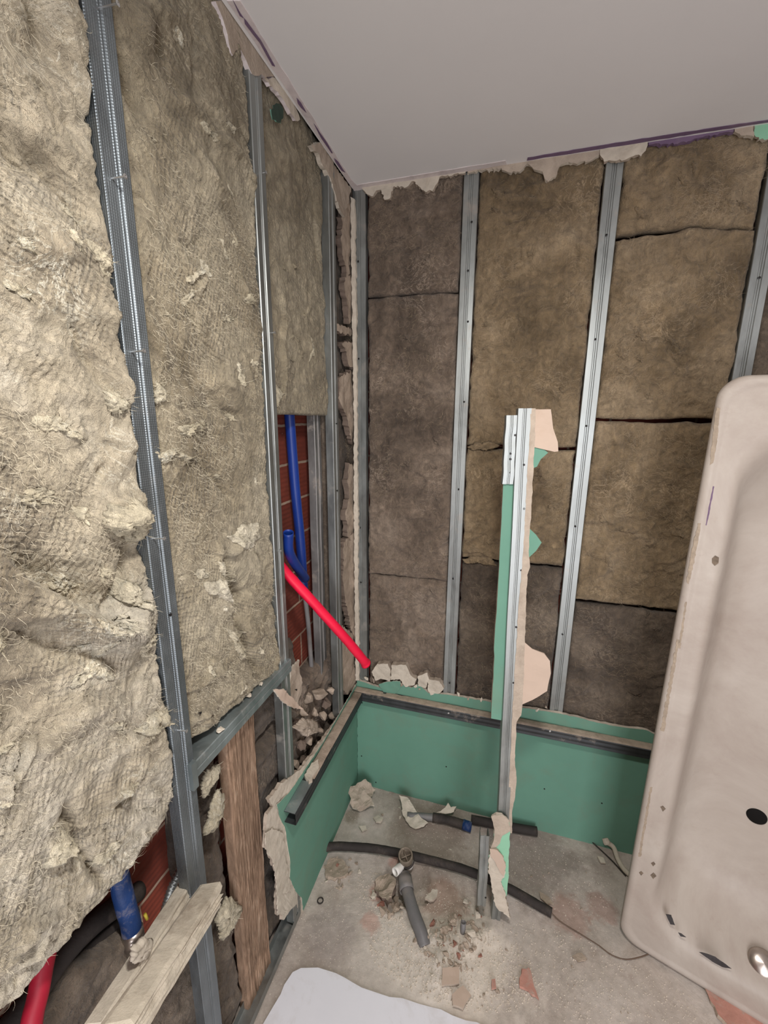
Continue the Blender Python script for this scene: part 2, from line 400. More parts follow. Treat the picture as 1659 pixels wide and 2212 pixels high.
def screw(parent, base, n, length=.004, r=.0036, mat='screw', head=True, name='screw'):
    n = np.asarray(n, float); n /= np.linalg.norm(n); base = np.asarray(base, float)
    if head: pr = [(.0014, -.004), (.0014, length-.002), (r, length), (r, length+.0008), (r*.5, length+.0012), (0, length+.0004)]
    else: pr = [(r, -.001), (r, .0006), (0, .0003)]
    V, F = lathe(pr, base, n, 10)
    return obj(name, V, F, M[mat], parent, False)

# ------------------------------------------------------------------ mineral wool batts
SURF = {}
def seg_dist(U, Vv, pts):
    best = np.full(U.shape, 9.); sgn = np.zeros(U.shape); par = np.zeros(U.shape); tot = len(pts)-1
    for i in range(tot):
        a, b = np.array(pts[i]), np.array(pts[i+1]); d = b-a; L2 = (d**2).sum()+1e-12
        t = np.clip(((U-a[0])*d[0]+(Vv-a[1])*d[1])/L2, 0, 1); x = U-a[0]-t*d[0]; y = Vv-a[1]-t*d[1]; D = np.hypot(x, y)
        m_ = D < best; best = np.where(m_, D, best); sgn = np.where(m_, np.sign(d[0]*y-d[1]*x), sgn); par = np.where(m_, (i+t)/tot, par)
    return best, sgn, par
def batt(name, label, plane, front, u0, u1, vb, vt, mat, seed, step=.005, th=.05, amp=.006, strokes=(), nrand=30, ang=.4, rag=.006, group=None, micro=.0012, ramp_=.006, edge=.013, layer=.0035, dimp=0.):
    us = np.linspace(u0, u1, max(6, int((u1-u0)/step))); ev = lambda c: np.interp(us, [p[0] for p in c], [p[1] for p in c]) if isinstance(c, list) else np.full(us.shape, c)
    b, t = ev(vb), ev(vt); nv = max(6, int((t-b).max()/step)); nu = len(us)
    T = np.linspace(0, 1, nv)[None, :]; U = np.repeat(us[:, None], nv, 1); W = b[:, None]+(t-b)[:, None]*T
    de = np.minimum(np.minimum(U-u0, u1-U), np.minimum(W-b[:, None], t[:, None]-W))
    wob = np.clip(1-de/.04, 0, 1)*rag
    Ur = U+wob*fbm(U*22, W*22, seed, 3, seed); Wr = W+wob*fbm(U*22+9, W*22, seed+3, 3, seed+5)
    h = amp*fbm(U*7, W*7, seed, 3, seed)*1.6+amp*.55*(1-np.abs(fbm(U*16+fbm(U*6, W*6, 0, 2, 3)*1.5, W*16, seed, 3, seed+11))*2.4)
    ca, sa = math.cos(ang), math.sin(ang); A1 = U*ca+W*sa; A2 = -U*sa+W*ca; wx = fbm(U*5, W*5, 3, 3, seed+40)
    g = fbm(A1*9+wx*2.2, A2*24+wx*2.2, seed, 4, seed+41); terr = g*3.2-np.floor(g*3.2); mn = fbm(U*4.5, W*4.5, 9, 3, seed+44); msk = np.clip(mn*3.4-.1, 0, 1)
    h = h+layer*(np.clip(terr*1.15, 0, 1)**.8-np.clip((terr-.86)/.14, 0, 1)-.4)*msk
    h = h+micro*fbm(U*70, W*70, seed, 3, seed+20)*2+micro*2.2*(.5-np.abs(fbm(A1*26+wx, A2*60, seed, 3, seed+50))*2)
    if dimp:
        wu = U+.012*fbm(U*9, W*9, 1, 3, seed+61); wv_ = W+.012*fbm(U*9, W*9, 5, 3, seed+62)
        h = h+dimp*np.sin(2*np.pi*(wu+.35*wv_)/.0135)*np.sin(2*np.pi*(wv_-.1*wu)/.0125)*(1-msk)*np.clip(fbm(U*20, W*20, 2, 2, seed+63)*2+.8, 0, 1)
    # soft ragged rounding at the edges
    e = np.clip(de/edge, 0, 1); h = h-edge*.8*(1-np.sqrt(np.clip(1-(1-e)**2, 0, 1)))
    rnd = random.Random(seed); S_ = []
    for s in strokes:
        pts = (pxB(s[0], front) if plane == 'B' else pxL(s[0], front)); S_.append((pts, s[1]*(1.6 if plane == 'L' and s[1] < 0 else 1.15), s[2], s[3] if len(s) > 3 else s[2]))
    for k in range(nrand):
        cu, cv = rnd.uniform(u0, u1), rnd.uniform(min(b), max(t)); a = ang+rnd.gauss(0, .5); L = rnd.uniform(.03, .12); pts = []; x, y = cu, cv
        for q in range(5): pts.append((x, y)); a += rnd.gauss(0, .35); x += math.cos(a)*L/4; y += math.sin(a)*L/4
        w1 = rnd.uniform(.008, .022); S_.append((pts, rnd.choice((1, 1, -1))*ramp_*rnd.uniform(.4, 1), w1, w1*rnd.choice((.15, .3, 1))))
    for pts, A, w1, w2 in S_:
        pu = [p[0] for p in pts]; pv = [p[1] for p in pts]; R_ = 3*max(w1, w2)
        iu = (us > min(pu)-R_) & (us < max(pu)+R_)
        if not iu.any(): continue
        sub = np.ix_(iu, np.ones(nv, bool)); Us, Ws = U[sub], W[sub]
        jx = .004*fbm(Us*40, Ws*40, seed, 2, 31); jy = .004*fbm(Us*40, Ws*40, seed+4, 2, 37)
        D, sg, par = seg_dist(Us+jx, Ws+jy, pts); ww = np.where(sg > 0, w1, w2)
        h[sub] += A*np.exp(-(D/ww)**2)*np.sin(np.pi*np.clip(par*.86+.07, 0, 1))**.5
    if plane == 'B': P = np.stack([Ur, front-h, Wr], -1); back = np.array([0, 1., 0]); inward = (1, 0, 0)
    else: P = np.stack([front+h, Ur, Wr], -1); back = np.array([-1., 0, 0])
    V = P.reshape(-1, 3); idx = np.arange(nu*nv).reshape(nu, nv)
    F = np.stack([idx[:-1, :-1], idx[1:, :-1], idx[1:, 1:], idx[:-1, 1:]], -1).reshape(-1, 4)
    if plane == 'L': F = F[:, ::1]
    ring = list(idx[:, 0])+list(idx[-1, 1:])+list(idx[-2::-1, -1])+list(idx[0, -2:0:-1]); n = len(V)
    rim = V[ring]+back*th
    V = np.vstack([V, rim]); k = len(ring)
    sk = [(ring[i], n+i, n+(i+1) % k, ring[(i+1) % k]) for i in range(k)]
    FF = F.tolist()+sk+[tuple(range(n, n+k))[::-1]]
    if plane == 'L': FF = [f for f in FF]
    o = obj(name, V, FF, mat, None, True, label, 'insulation batt', group)
    SURF[o.name] = (plane, us, b, t, nv, P); return o
def surf_at(o, p):
    plane, us, b, t, nv, P = SURF[o.name]; u = p[0] if plane == 'B' else p[1]
    i = int(np.clip(np.searchsorted(us, u), 0, len(us)-1)); j = int(np.clip((p[2]-b[i])/(t[i]-b[i])*(nv-1), 0, nv-1)); return P[i, j]
def tuft(parent, P, n, mat, dome=.012, seed=1, fibres=30, name='wool_tuft', lift=0., stand=None, label=None, cat=None, group=None):
    """torn wool: P = 3-D outline points (ragged), n = outward normal"""
    rnd = random.Random(seed); P = [np.asarray(p, float) for p in P]; c = sum(P)/len(P); n = np.asarray(n, float); n /= np.linalg.norm(n)
    out = []
    axn = 0 if abs(n[0]) > .5 else 1; sgn = 1 if n[axn] > 0 else -1
    conf = parent is not None and parent.name in SURF
    def base(p):
        if not conf: return p
        q = p.copy(); q[axn] = surf_at(parent, p)[axn]; return q
    ti = np.array([0, .6, .8]) if axn == 0 else np.array([.8, 0, .6]); ti2 = np.cross(n, ti); ph = rnd.uniform(0, 6)
    for i in range(len(P)):
        a, b = P[i], P[(i+1) % len(P)]; L = np.linalg.norm(b-a); k = max(2, int(L/.003))
        for j in range(k):
            q = a+(b-a)*j/k; d = (q-c)/(np.linalg.norm(q-c)+1e-9); out.append(q+d*(rnd.uniform(-1, 1)*.0030+.009*mnoise.noise(Vector(q*45)+Vector((seed, 0, 0)))+.004*mnoise.noise(Vector(q*160))))
    K = 11; V = []; m_ = len(out); lean = (P[0]-c)*.35
    for r in range(K+1):
        s = 1-r/K*.95
        for q in out:
            p = c+(q-c)*s; prof_ = math.sqrt(max(0, 1-s**2.2)); w_ = float(np.dot(p-c, ti)); 
            hh = dome*prof_*(.75+.5*mnoise.noise(Vector(p*28)+Vector((0, seed, 0))))
            hh += (.0012*math.sin(w_*420+ph+4*mnoise.noise(Vector(p*30)))+.0045*mnoise.noise(Vector(p*90)+Vector((0, seed, 3))))*prof_+.0014*mnoise.noise(Vector(p*300))
            V.append(base(p)+n*(hh+lift+.0005)+np.array([0, 0, -1.])*hh*.35)
    F = [(r*m_+j, r*m_+(j+1) % m_, (r+1)*m_+(j+1) % m_, (r+1)*m_+j) for r in range(K) for j in range(m_)]
    F.append(tuple(K*m_+j for j in range(m_)))
    st = len(V); V += [base(c+(q-c)*.9)-n*.005+n*lift for q in out]; F += [(j, st+j, st+(j+1) % m_, (j+1) % m_) for j in range(m_)]
    F.append(tuple(st+j for j in range(m_))[::-1])
    for k in range(fibres*2):       # loose fibres
        q = out[rnd.randrange(m_)]; d = (q-c)/(np.linalg.norm(q-c)+1e-9); d = d*rnd.uniform(.2, 1)+n*rnd.uniform(.0, .5)+np.array([rnd.gauss(0, .6) for _ in range(3)]); d /= np.linalg.norm(d)
        L = rnd.uniform(.004, .016); p = base(c+(q-c)*rnd.uniform(.7, 1))+n*(lift+dome*.2); wv = np.cross(d, n); wv = wv/(np.linalg.norm(wv)+1e-9)*rnd.uniform(.0003, .0008); s = len(V); cv_ = np.array([rnd.gauss(0, .4) for _ in range(3)])
        for j in range(4):
            t = j/3; x = p+d*L*t+cv_*L*t*t; V += [x-wv*(1-t*.8), x+wv*(1-t*.8)]
        for j in range(3): F.append((s+2*j, s+2*j+1, s+2*j+3, s+2*j+2))
    return obj(name, V, F, mat, parent, True, label, cat, group)
def tuftpx(parent, pts, plane, val, mat='woolX', **k):
    P = [PB(*p, val) for p in pts] if plane == 'B' else [PL(*p, val) for p in pts]
    return tuft(parent, P, (0, -1, 0) if plane == 'B' else (1, 0, 0), M[mat] if isinstance(mat, str) else mat, **k)
def chunk_mesh(seed, flat=.6, n=16, mat=None, rough=.12):
    rnd = random.Random(seed); bm = bmesh.new()
    for i in range(n):
        v = Vector([rnd.gauss(0, 1) for _ in range(3)]); v.normalize(); v *= rnd.uniform(.75, 1); bm.verts.new((v.x*rnd.uniform(.8, 1), v.y*.85, v.z*flat))
    r = bmesh.ops.convex_hull(bm, input=bm.verts)
    bmesh.ops.delete(bm, geom=[v for v in bm.verts if not v.link_faces], context='VERTS')
    bmesh.ops.subdivide_edges(bm, edges=bm.edges, cuts=2, use_grid_fill=True)
    bmesh.ops.triangulate(bm, faces=bm.faces)
    for v in bm.verts: v.co += v.co.normalized()*mnoise.noise(v.co*2.6+Vector((seed, 0, 0)))*rough
    me = bpy.data.meshes.new('rubble'); bm.to_mesh(me); bm.free(); me.materials.append(mat); return me
def put(mesh, name, loc, size, rot, label, cat, group=None, parent=None):
    o = bpy.data.objects.new(name, mesh); COL.objects.link(o); o.location = loc; o.scale = size if isinstance(size, tuple) else (size,)*3; o.rotation_euler = rot
    if parent: o.parent = parent; o.location = Vector(loc)-root_loc(parent); return o
    return tag(o, label, cat, group)
def P3(p): return Vector(tuple(float(a) for a in p))

# ================================================================== SETTING
HC = 2.4
def struct(name, V, F, mat, smooth=False): return obj(name, V, F, mat, None, smooth, kind='structure')
# floor: displaced, with a broken pit at the waste pipe
FLH = {}
def fh(x, y):
    X, Y, Z = FLH['g']; return float(Z[min(len(X)-1, max(0, np.searchsorted(X, x))), min(len(Y)-1, max(0, np.searchsorted(Y, y)))])
def floor_mesh():
    xs = np.concatenate([np.arange(-.14, 1.5, .008), np.linspace(1.5, 2.62, 24)]); ys = np.concatenate([np.linspace(-2.82, -1., 40), np.arange(-.99, .14, .008)])
    X, Y = np.meshgrid(xs, ys, indexing='ij'); Z = -.004+.003*fbm(X*6, Y*6, 0, 4, 3)+.0016*fbm(X*45, Y*45, 0, 3, 9)
    for (px, py), r, d in (((880, 1895), .075, .05), ((925, 1960), .07, .018), ((850, 1925), .05, .03)):
        c = PF(px, py); D = np.hypot(X-c[0], Y-c[1])+.012*fbm(X*30, Y*30, 1, 3, 4); Z -= d*np.clip(1.2-D/r, 0, 1)**.7*(D < r*1.2)
    for (px, py), r, d in (((975, 2055), .11, .014), ((1005, 1995), .06, .010), ((940, 2100), .10, .008), ((730, 1880), .05, .008), ((1070, 2010), .06, .008)):
        c = PF(px, py); D = np.hypot(X-c[0], Y-c[1])+.02*fbm(X*20, Y*20, 1, 3, 14); Z += d*np.exp(-(D/r)**2*1.5)*(1+.5*fbm(X*50, Y*50, 2, 3, 8))
    FLH['g'] = (xs, ys, Z)
    V = np.stack([X, Y, Z], -1).reshape(-1, 3); nx, ny = X.shape; i = np.arange(nx*ny).reshape(nx, ny)
    F = np.stack([i[:-1, :-1], i[1:, :-1], i[1:, 1:], i[:-1, 1:]], -1).reshape(-1, 4)
    return V, F.tolist()
struct('floor', *floor_mesh(), M['floor'], True)
struct('wall_back', *box(-.15, 2.62, .10, .2, -.05, 2.6), M['brick'])
struct('wall_left', *box(-.25, -.12, -2.82, .12, -.05, 2.6), M['brick'])
struct('wall_right', *box(2.6, 2.7, -2.82, .12, -.05, 2.6), M['plaster'])
# front wall with an unseen doorway opening; the added fill light stands before it
struct('wall_front', *merge(box(-.25, .55, -2.92, -2.8, -.05, 2.6), box(1.75, 2.7, -2.92, -2.8, -.05, 2.6), box(.55, 1.75, -2.92, -2.8, 2.1, 2.6)), M['plaster'])
struct('ceiling', *box(0.0, 2.62, -2.82, 0.0, HC, HC+.013), M['ceil'])
struct('trim_ceiling_void', *box(-.15, 2.62, -2.82, .12, HC+.09, HC+.12), M['dark'])
# filler band round the ceiling
band = pxF([(490, 0), (762, 406), (765, 412), (1095, 354), (1092, 346), (776, 398), (771, 400), (758, 386), (518, 0)], HC)
plate('trim_1', band, ((0, 0, HC-.0015), (1, 0, 0), (0, 1, 0), (0, 0, -1)), .002, (M['ceilB'], M['ceilB']), .0012, .03, 4, kind='structure')
for k, P in enumerate(([(527, 41), (535, 50), (563, 89), (594, 145), (588, 143), (574, 118), (561, 94), (545, 74), (529, 53)],
                       [(503, 2), (520, 32), (526, 41), (518, 36)],
                       [(641, 213), (650, 224), (662, 245), (650, 234), (643, 224)],
                       [(678, 268), (700, 300), (719, 332), (716, 332), (694, 300)],
                       [(722, 343), (730, 350), (746, 374), (738, 370), (732, 362), (724, 350)])):
    plate('jointing_tape', [tuple(q) for q in pxF(P, HC-.004)], ((0, 0, HC-.003), (1, 0, 0), (0, 1, 0), (0, 0, -1)), .001, (M['purple'], M['purple']), .0008, .02, 9+k,
          label=['mauve torn tape patch on ceiling edge nearest the camera, above near tall stud' , 'thin mauve tape sliver at the very top of the ceiling edge', 'short mauve tape scrap halfway along the left ceiling edge', 'long thin mauve tape line on left ceiling edge near the corner', 'mauve tape scrap at the ceiling corner'][k], cat='tape')

# ================================================================== BACK WALL
YB = .0125                                     # front of studs
bx_ = {'A': (772, 1000, .0245), 'B': None}
def stud_back(x, label, z0, z1, seed, screws, mat='galv'):
    t = thing('metal_stud', label, 'stud', (x, YB, z0), 'vertical studs')
    pf = obj('stud_profile', *profile(STUD, .0007, (x, YB, z0), (x, YB, z1), (1, 0, 0), (0, -1, 0), seed=seed), M[mat], t, False)
    for p in screws: screw(pf, PB(*p, YB), (0, -1, 0), .0012, .0034)
    return t
def xB(px, py): return float(PB(px, py, YB)[0])
sx = [xB(779, 900), xB(1000, 800), xB(1286, 750), xB(1632, 650)]
stud_back(sx[0]-.002, 'pale steel wall stud in the inner corner of the back wall', .02, HC+.05, 1, [(774, 565), (775, 775), (778, 1140), (780, 1258)])
stud_back(sx[1], 'steel stud on back wall, first to the right of the corner stud', .02, HC+.02, 2, [(1019, 480), (1011, 585), (1011, 695), (1003, 868), (991, 1057), (979, 1250), (971, 1475)])
stud_back(sx[2], 'steel stud on back wall between the standing post and the bathtub', .02, HC+.02, 3, [(1310, 508), (1286, 733), (1267, 920), (1243, 1137), (1215, 1370)])
stud_back(sx[3], 'steel stud on back wall cut by the right edge, above the bathtub', .02, HC+.02, 4, [(1640, 600)])
WB = .022                                       # wool front on back wall
def gz(px, py, Y=WB): return float(PB(px, py, Y)[2])
def gx(px, py, Y=WB): return float(PB(px, py, Y)[0])
g1 = gz(905, 635)
a0, a1 = sx[0]+.027, sx[1]-.026; b0, b1 = sx[1]+.026, sx[2]-.026; c0, c1 = sx[2]+.026, sx[3]-.026
GB = 'mineral wool batts between the back wall studs'
gap = .0035
batt('insulation_batt', 'grey-brown wool batt at top of the bay beside the corner, back wall', 'B', WB, a0, a1, g1+gap*.3, HC+.03, M['woolG'], 11, group=GB, nrand=46,
     strokes=[([(900, 500), (915, 530), (900, 560)], .007, .010, .004), ([(810, 570), (850, 555), (890, 570)], .008, .02), ([(895, 545), (925, 545)], .006, .008, .003)])
g1b = gz(900, 1250)
batt('insulation_batt', 'tall grey-brown lumpy batt below the seam in the corner bay, back wall', 'B', WB+.002, a0, a1, g1b, g1-gap*.3, M['woolG'], 12, group=GB, nrand=90, amp=.008,
     strokes=[([(800, 1000), (850, 960), (900, 980), (880, 1060)], .008, .02), ([(930, 1185), (975, 1240), (900, 1265)], -.006, .012), ([(900, 1010), (930, 1040), (900, 1080)], .009, .02, .008)])
batt('insulation_batt', 'grey-brown batt behind the plaster rubble, bottom of corner bay on back wall', 'B', WB+.002, a0, a1, .02, g1b-.002, M['woolG'], 13, group=GB, nrand=50, amp=.007)
g2 = gz(1170, 970); g3 = gz(1150, 1222)
batt('insulation_batt', 'long tan wool batt above the standing post, second back wall bay', 'B', WB, b0, b1, g2+.008, HC+.03, M['woolB'], 14, group=GB, nrand=70,
     strokes=[([(1075, 440), (1110, 447), (1170, 444), (1212, 436)], -.016, .006, .02), ([(1060, 410), (1080, 435), (1150, 430)], .014, .02, .012),
              ([(1045, 690), (1080, 655), (1140, 635), (1185, 610)], .010, .022, .005), ([(1040, 700), (1090, 670), (1160, 640)], -.008, .01),
              ([(1050, 660), (1075, 662)], .008, .008, .003), ([(1110, 545), (1128, 530), (1130, 560)], .008, .01, .004), ([(1150, 405), (1190, 395)], .009, .014)])
batt('insulation_batt', 'tan wool batt directly behind the post, between two gaps in second bay', 'B', WB, b0, b1, g3+.006, g2-.006, M['woolB'], 15, group=GB, nrand=40,
     strokes=[([(1000, 1185), (1060, 1150), (1085, 1110)], -.008, .012), ([(1000, 1192), (1035, 1190), (1080, 1218)], .010, .008, .004)])
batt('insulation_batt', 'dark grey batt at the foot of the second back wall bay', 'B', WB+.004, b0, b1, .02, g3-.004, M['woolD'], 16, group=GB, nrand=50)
g4 = [(c0, gz(1335, 507)+.001), (gx(1500, 492), gz(1500, 492)+.008), (c1, gz(1640, 494)+.002)]
h4 = [(c0, gz(1335, 507)-.010), (gx(1500, 497), gz(1500, 497)-.001), (c1, gz(1640, 500)-.001)]
batt('insulation_batt', 'brown wool batt under the mauve ceiling edge, top of third bay', 'B', WB, c0, c1, [(c0, g4[0][1]), (c0+.2, g4[1][1]-.002), (c1, g4[2][1])], HC+.03, M['woolB'], 17, group=GB, nrand=34, amp=.005,
     strokes=[([(1450, 330), (1430, 370)], .006, .03), ([(1480, 440), (1530, 420), (1600, 430)], .006, .03)])
g5 = gz(1400, 908); g6 = gz(1320, 1300)
batt('insulation_batt', 'broad olive-brown batt of third bay between upper and middle gaps', 'B', WB-.002, c0, c1, g5+.006, [(c0, g4[0][1]-.016), (c0+.2, g4[1][1]-.007), (c1, g4[2][1]-.004)], M['woolB'], 18, group=GB, nrand=40, amp=.006,
     strokes=[([(1320, 620), (1380, 650), (1350, 700)], .006, .02, .006), ([(1320, 690), (1360, 720), (1330, 745)], .007, .015, .005), ([(1500, 780), (1560, 770), (1590, 800)], .009, .03, .01), ([(1340, 880), (1370, 885)], .006, .01)])
batt('insulation_batt', 'olive-brown batt of third bay beside the upper edge of the bathtub', 'B', WB-.003, c0, c1, [(c0, gz(1240, 1297)+.006), (c1, gz(1240, 1297)+.006)], g5-.006, M['woolB'], 19, group=GB, nrand=36, amp=.006,
     strokes=[([(1260, 1130), (1310, 1125), (1375, 1160)], .008, .02, .006), ([(1260, 1190), (1310, 1210), (1300, 1240)], .008, .018, .006), ([(1270, 930), (1340, 955)], .006, .03)])
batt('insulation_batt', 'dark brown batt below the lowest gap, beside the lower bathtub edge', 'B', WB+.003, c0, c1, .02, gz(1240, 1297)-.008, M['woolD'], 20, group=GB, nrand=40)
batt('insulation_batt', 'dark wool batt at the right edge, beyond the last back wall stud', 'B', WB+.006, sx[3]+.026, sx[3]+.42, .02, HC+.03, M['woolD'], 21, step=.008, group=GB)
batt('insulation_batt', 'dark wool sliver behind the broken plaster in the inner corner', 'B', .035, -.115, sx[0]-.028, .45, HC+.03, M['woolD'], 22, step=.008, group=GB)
# torn flap of wool in the second bay
tuftpx(None, [(1012, 965), (1030, 955), (1060, 955), (1078, 962), (1068, 970), (1020, 972)], 'B', WB-.006, 'woolB', dome=.010, seed=5, fibres=14, name='wool_scrap', label='tan wool flap curling out left of the standing post top', cat='insulation scrap')
tuftpx(None, [(1000, 1208), (1030, 1200), (1060, 1205), (1075, 1222), (1030, 1216), (1002, 1216)], 'B', WB-.004, 'woolB', dome=.008, seed=6, fibres=22, name='wool_scrap', label='frayed wool strand in the gap left of the green strip', cat='insulation scrap')
# torn board remnants under the ceiling (kept their green or mauve paper)
def cl(x): return 407.5-.1594*(x-762)
def remnant(bottom, label, mats, seed, Y=0., cat='plasterboard remnant'):
    xs = [p[0] for p in bottom]; top = [(x, cl(x)-1) for x in np.linspace(max(xs), min(xs), 6)]
    return plate('plasterboard_remnant', pxB(list(bottom)+top, Y), frB(Y), .0125, mats, .0032, .006, seed, warp=.002, label=label, cat=cat)
remnant([(782, 404), (790, 416), (806, 424), (812, 412), (823, 410), (831, 432), (842, 429), (851, 402), (878, 404), (892, 391), (905, 403), (917, 413), (934, 413), (950, 382), (1006, 373)], 'pale ragged board remnant under the ceiling, beside the corner', (M['gypsW'], M['gyps']), 31)
remnant([(1010, 372), (1040, 368), (1083, 363), (1095, 371), (1122, 371), (1139, 352), (1150, 362), (1161, 368), (1172, 371), (1183, 393), (1200, 380), (1211, 357), (1228, 349), (1240, 352), (1272, 349), (1294, 335)], 'pinkish torn board remnant under ceiling over the second bay', (M['gyps'], M['gypsW']), 32)
remnant([(1296, 334), (1305, 349), (1349, 346), (1372, 335), (1385, 338), (1399, 314)], 'short torn board remnant on top of the third stud', (M['gypsW'], M['gyps']), 33, -.003)
remnant([(1401, 313), (1440, 311), (1482, 308), (1499, 300), (1543, 291), (1585, 284)], 'mauve strip of tape and board under the right part of the ceiling', (M['purple'], M['purple']), 34)
remnant([(1587, 284), (1600, 293), (1612, 292), (1628, 296)], 'pale board scrap between the mauve strip and the green scrap', (M['gyps'], M['gypsW']), 35)
remnant([(1628, 290), (1640, 302), (1670, 296), (1720, 290)], 'green board scrap under ceiling at the right edge', (M['greenL'], M['gypsW']), 36)
plate('jointing_tape', pxF([(1138, 347.5), (1640, 268), (1700, 259), (1700, 254), (1480, 286), (1280, 318), (1140, 341)], HC-.002), ((0, 0, HC-.0015), (1, 0, 0), (0, 1, 0), (0, 0, -1)), .001, (M['purple'], M['purple']), .0015, .02, 22, label='long mauve tape strip along the back edge of the ceiling', cat='tape')

# ================================================================== LOW GREEN BOARDS WITH LEDGER CHANNELS
gb = thing('green_plasterboard', 'low green plasterboard panel along the back wall under the dark channel', 'plasterboard', (.6, .006, 0))
pts = [(0.0, -.005), (1.25, -.005), (1.25, .50)]+list(reversed(pxB([(777, 1471), (800, 1479), (822, 1486), (838, 1493), (850, 1484), (872, 1480), (888, 1486), (905, 1478), (925, 1497), (960, 1500), (1000, 1506), (1040, 1513), (1080, 1520), (1150, 1532), (1200, 1540), (1240, 1548), (1290, 1561), (1340, 1570), (1395, 1577)])))
pts += [(0.0, pts[-1][1])]
plate('green_face', pts, frB(0), .0125, (M['green'], M['gypsW']), .0016, .012, 41, gb)
for p in ((781, 1633), (964, 1656), (1176, 1704), (782, 1518), (812, 1690), (1300, 1735)): screw(gb, PB(*p), (0, -1, 0), .0005, .003, head=False)
gl = thing('green_plasterboard', 'low green plasterboard panel on the left with a torn pale end', 'plasterboard', (.0, -.3, 0))
ptl = [(0.0, -.005), (0.0, .515)]+pxL([(700, 1600), (640, 1690), (622, 1715), (598, 1738), (604, 1765), (616, 1790), (622, 1830), (627, 1862), (626, 1895), (638, 1925), (652, 1940), (655, 1968)])+[(-.55, -.005)]
plate('green_face', ptl, frL(.0), .002, (M['green'], M['gypsW']), .0015, .012, 42, gl)
core = [(-.004, -.004), (-.004, .51)]+pxL([(760, 1512), (700, 1594), (650, 1660), (630, 1676), (606, 1691), (598, 1705), (580, 1726), (584, 1736), (590, 1742), (578, 1760), (575, 1800), (573, 1832), (580, 1838), (587, 1856), (596, 1880), (600, 1908), (599, 1950), (599, 1978), (606, 1966), (611, 1987), (628, 1964), (642, 1953), (649, 1978), (655, 1972)], -.003)
plate('torn_core', core, frL(-.0025), .010, (M['gypsW'], M['gyps']), .003, .010, 43, gl, warp=.004).__setitem__('label', 'pale torn gypsum core')
# hanging shreds on the torn end
plate('torn_paper', pxL([(575, 1800), (590, 1790), (612, 1800), (616, 1850), (624, 1880), (630, 1925), (612, 1930), (606, 1972), (600, 1978), (598, 1905), (588, 1858), (574, 1835)], .004), frL(.003), .002, (M['gypsW'], M['gypsW']), .002, .008, 47, gl, warp=.005)
CH = [(-.004, -.0005), (-.004, .0), (.0, .0)]
def ledger(name, label, axis, a, b):
    t = thing(name, label, 'channel', ((a+b)/2, -.02, .46) if axis == 'x' else (.02, (a+b)/2, .46))
    # C section: web to the room, two flanges
    path = [(.0, .462), (.002, .4605), (.037, .4605), (.0395, .463), (.0385, .472), (.0395, .481), (.0385, .490), (.0395, .498), (.037, .5), (.0, .5)]
    if axis == 'x': V, F = profile([(p[0], p[1]) for p in path], .0008, (a, 0, 0), (b, 0, 0), (0, -1, 0), (0, 0, 1), n=30, wob=.0006)
    else: V, F = profile([(p[0], p[1]) for p in path], .0008, (0, a, 0), (0, b, 0), (1, 0, 0), (0, 0, 1), n=30, wob=.0006)
    obj('channel_profile', V, F, M['galvD'], t, False); return t
lb = ledger('ledger_channel', 'blackened steel ledger channel across the back green panel', 'x', .002, 1.195)
for p in ((969, 1540), (1188, 1579)): screw(lb, PB(*p, -.0395), (0, -1, .0), .001, .004, 'screwB')
yend = float(PF(612, 1752, .5)[1])
ll = ledger('ledger_channel', 'blackened steel ledger channel running from corner along left green panel', 'y', yend, -.041)
obj('scraped_top', *box(.0008, .036, yend+.001, yend+.115, .5002, .5010), M['galvC'], ll, False)['label'] = 'scraped bare steel top'
# dust and plaster crust lying on the ledges
def crust(parent, x0, x1, y0, y1, z, seed, mat, hmax=.004, name='dust_crust', th=.38):
    nx = max(4, int((x1-x0)/.005)); ny = max(4, int((y1-y0)/.005)); X, Y = np.meshgrid(np.linspace(x0, x1, nx), np.linspace(y0, y1, ny), indexing='ij')
    e = np.minimum(np.minimum(X-x0, x1-X), np.minimum(Y-y0, y1-Y))/.006
    H = np.clip(fbm(X*14, Y*14, 0, 4, seed)+th, 0, 1)*np.clip(e, 0, 1)*hmax+np.clip(fbm(X*80, Y*80, 0, 3, seed+4), 0, 1)*.002*np.clip(e, 0, 1)-.0004
    i = np.arange(nx*ny).reshape(nx, ny); F = np.stack([i[:-1, :-1], i[1:, :-1], i[1:, 1:], i[:-1, 1:]], -1).reshape(-1, 4).tolist()
    return obj(name, np.stack([X, Y, z+H], -1).reshape(-1, 3), F, mat, parent, True)
crust(lb, .0, 1.19, -.037, -.001, .5005, 5, M['rub'], .004, th=.55)
crust(ll, .001, .037, yend+.13, -.04, .5005, 8, M['rub'], .005, th=.3)
tg = plate('plaster_crust', [(.003, -.50), (.03, -.52), (.036, -.46), (.02, -.43), (.004, -.45)], ((0, 0, .512), (1, 0, 0), (0, 1, 0), (0, 0, 1)), .012, (M['gypsW'], M['gyps']), .003, .008, 3, warp=.004, label='pale plaster lump stuck on the left ledger channel', cat='plaster lump')

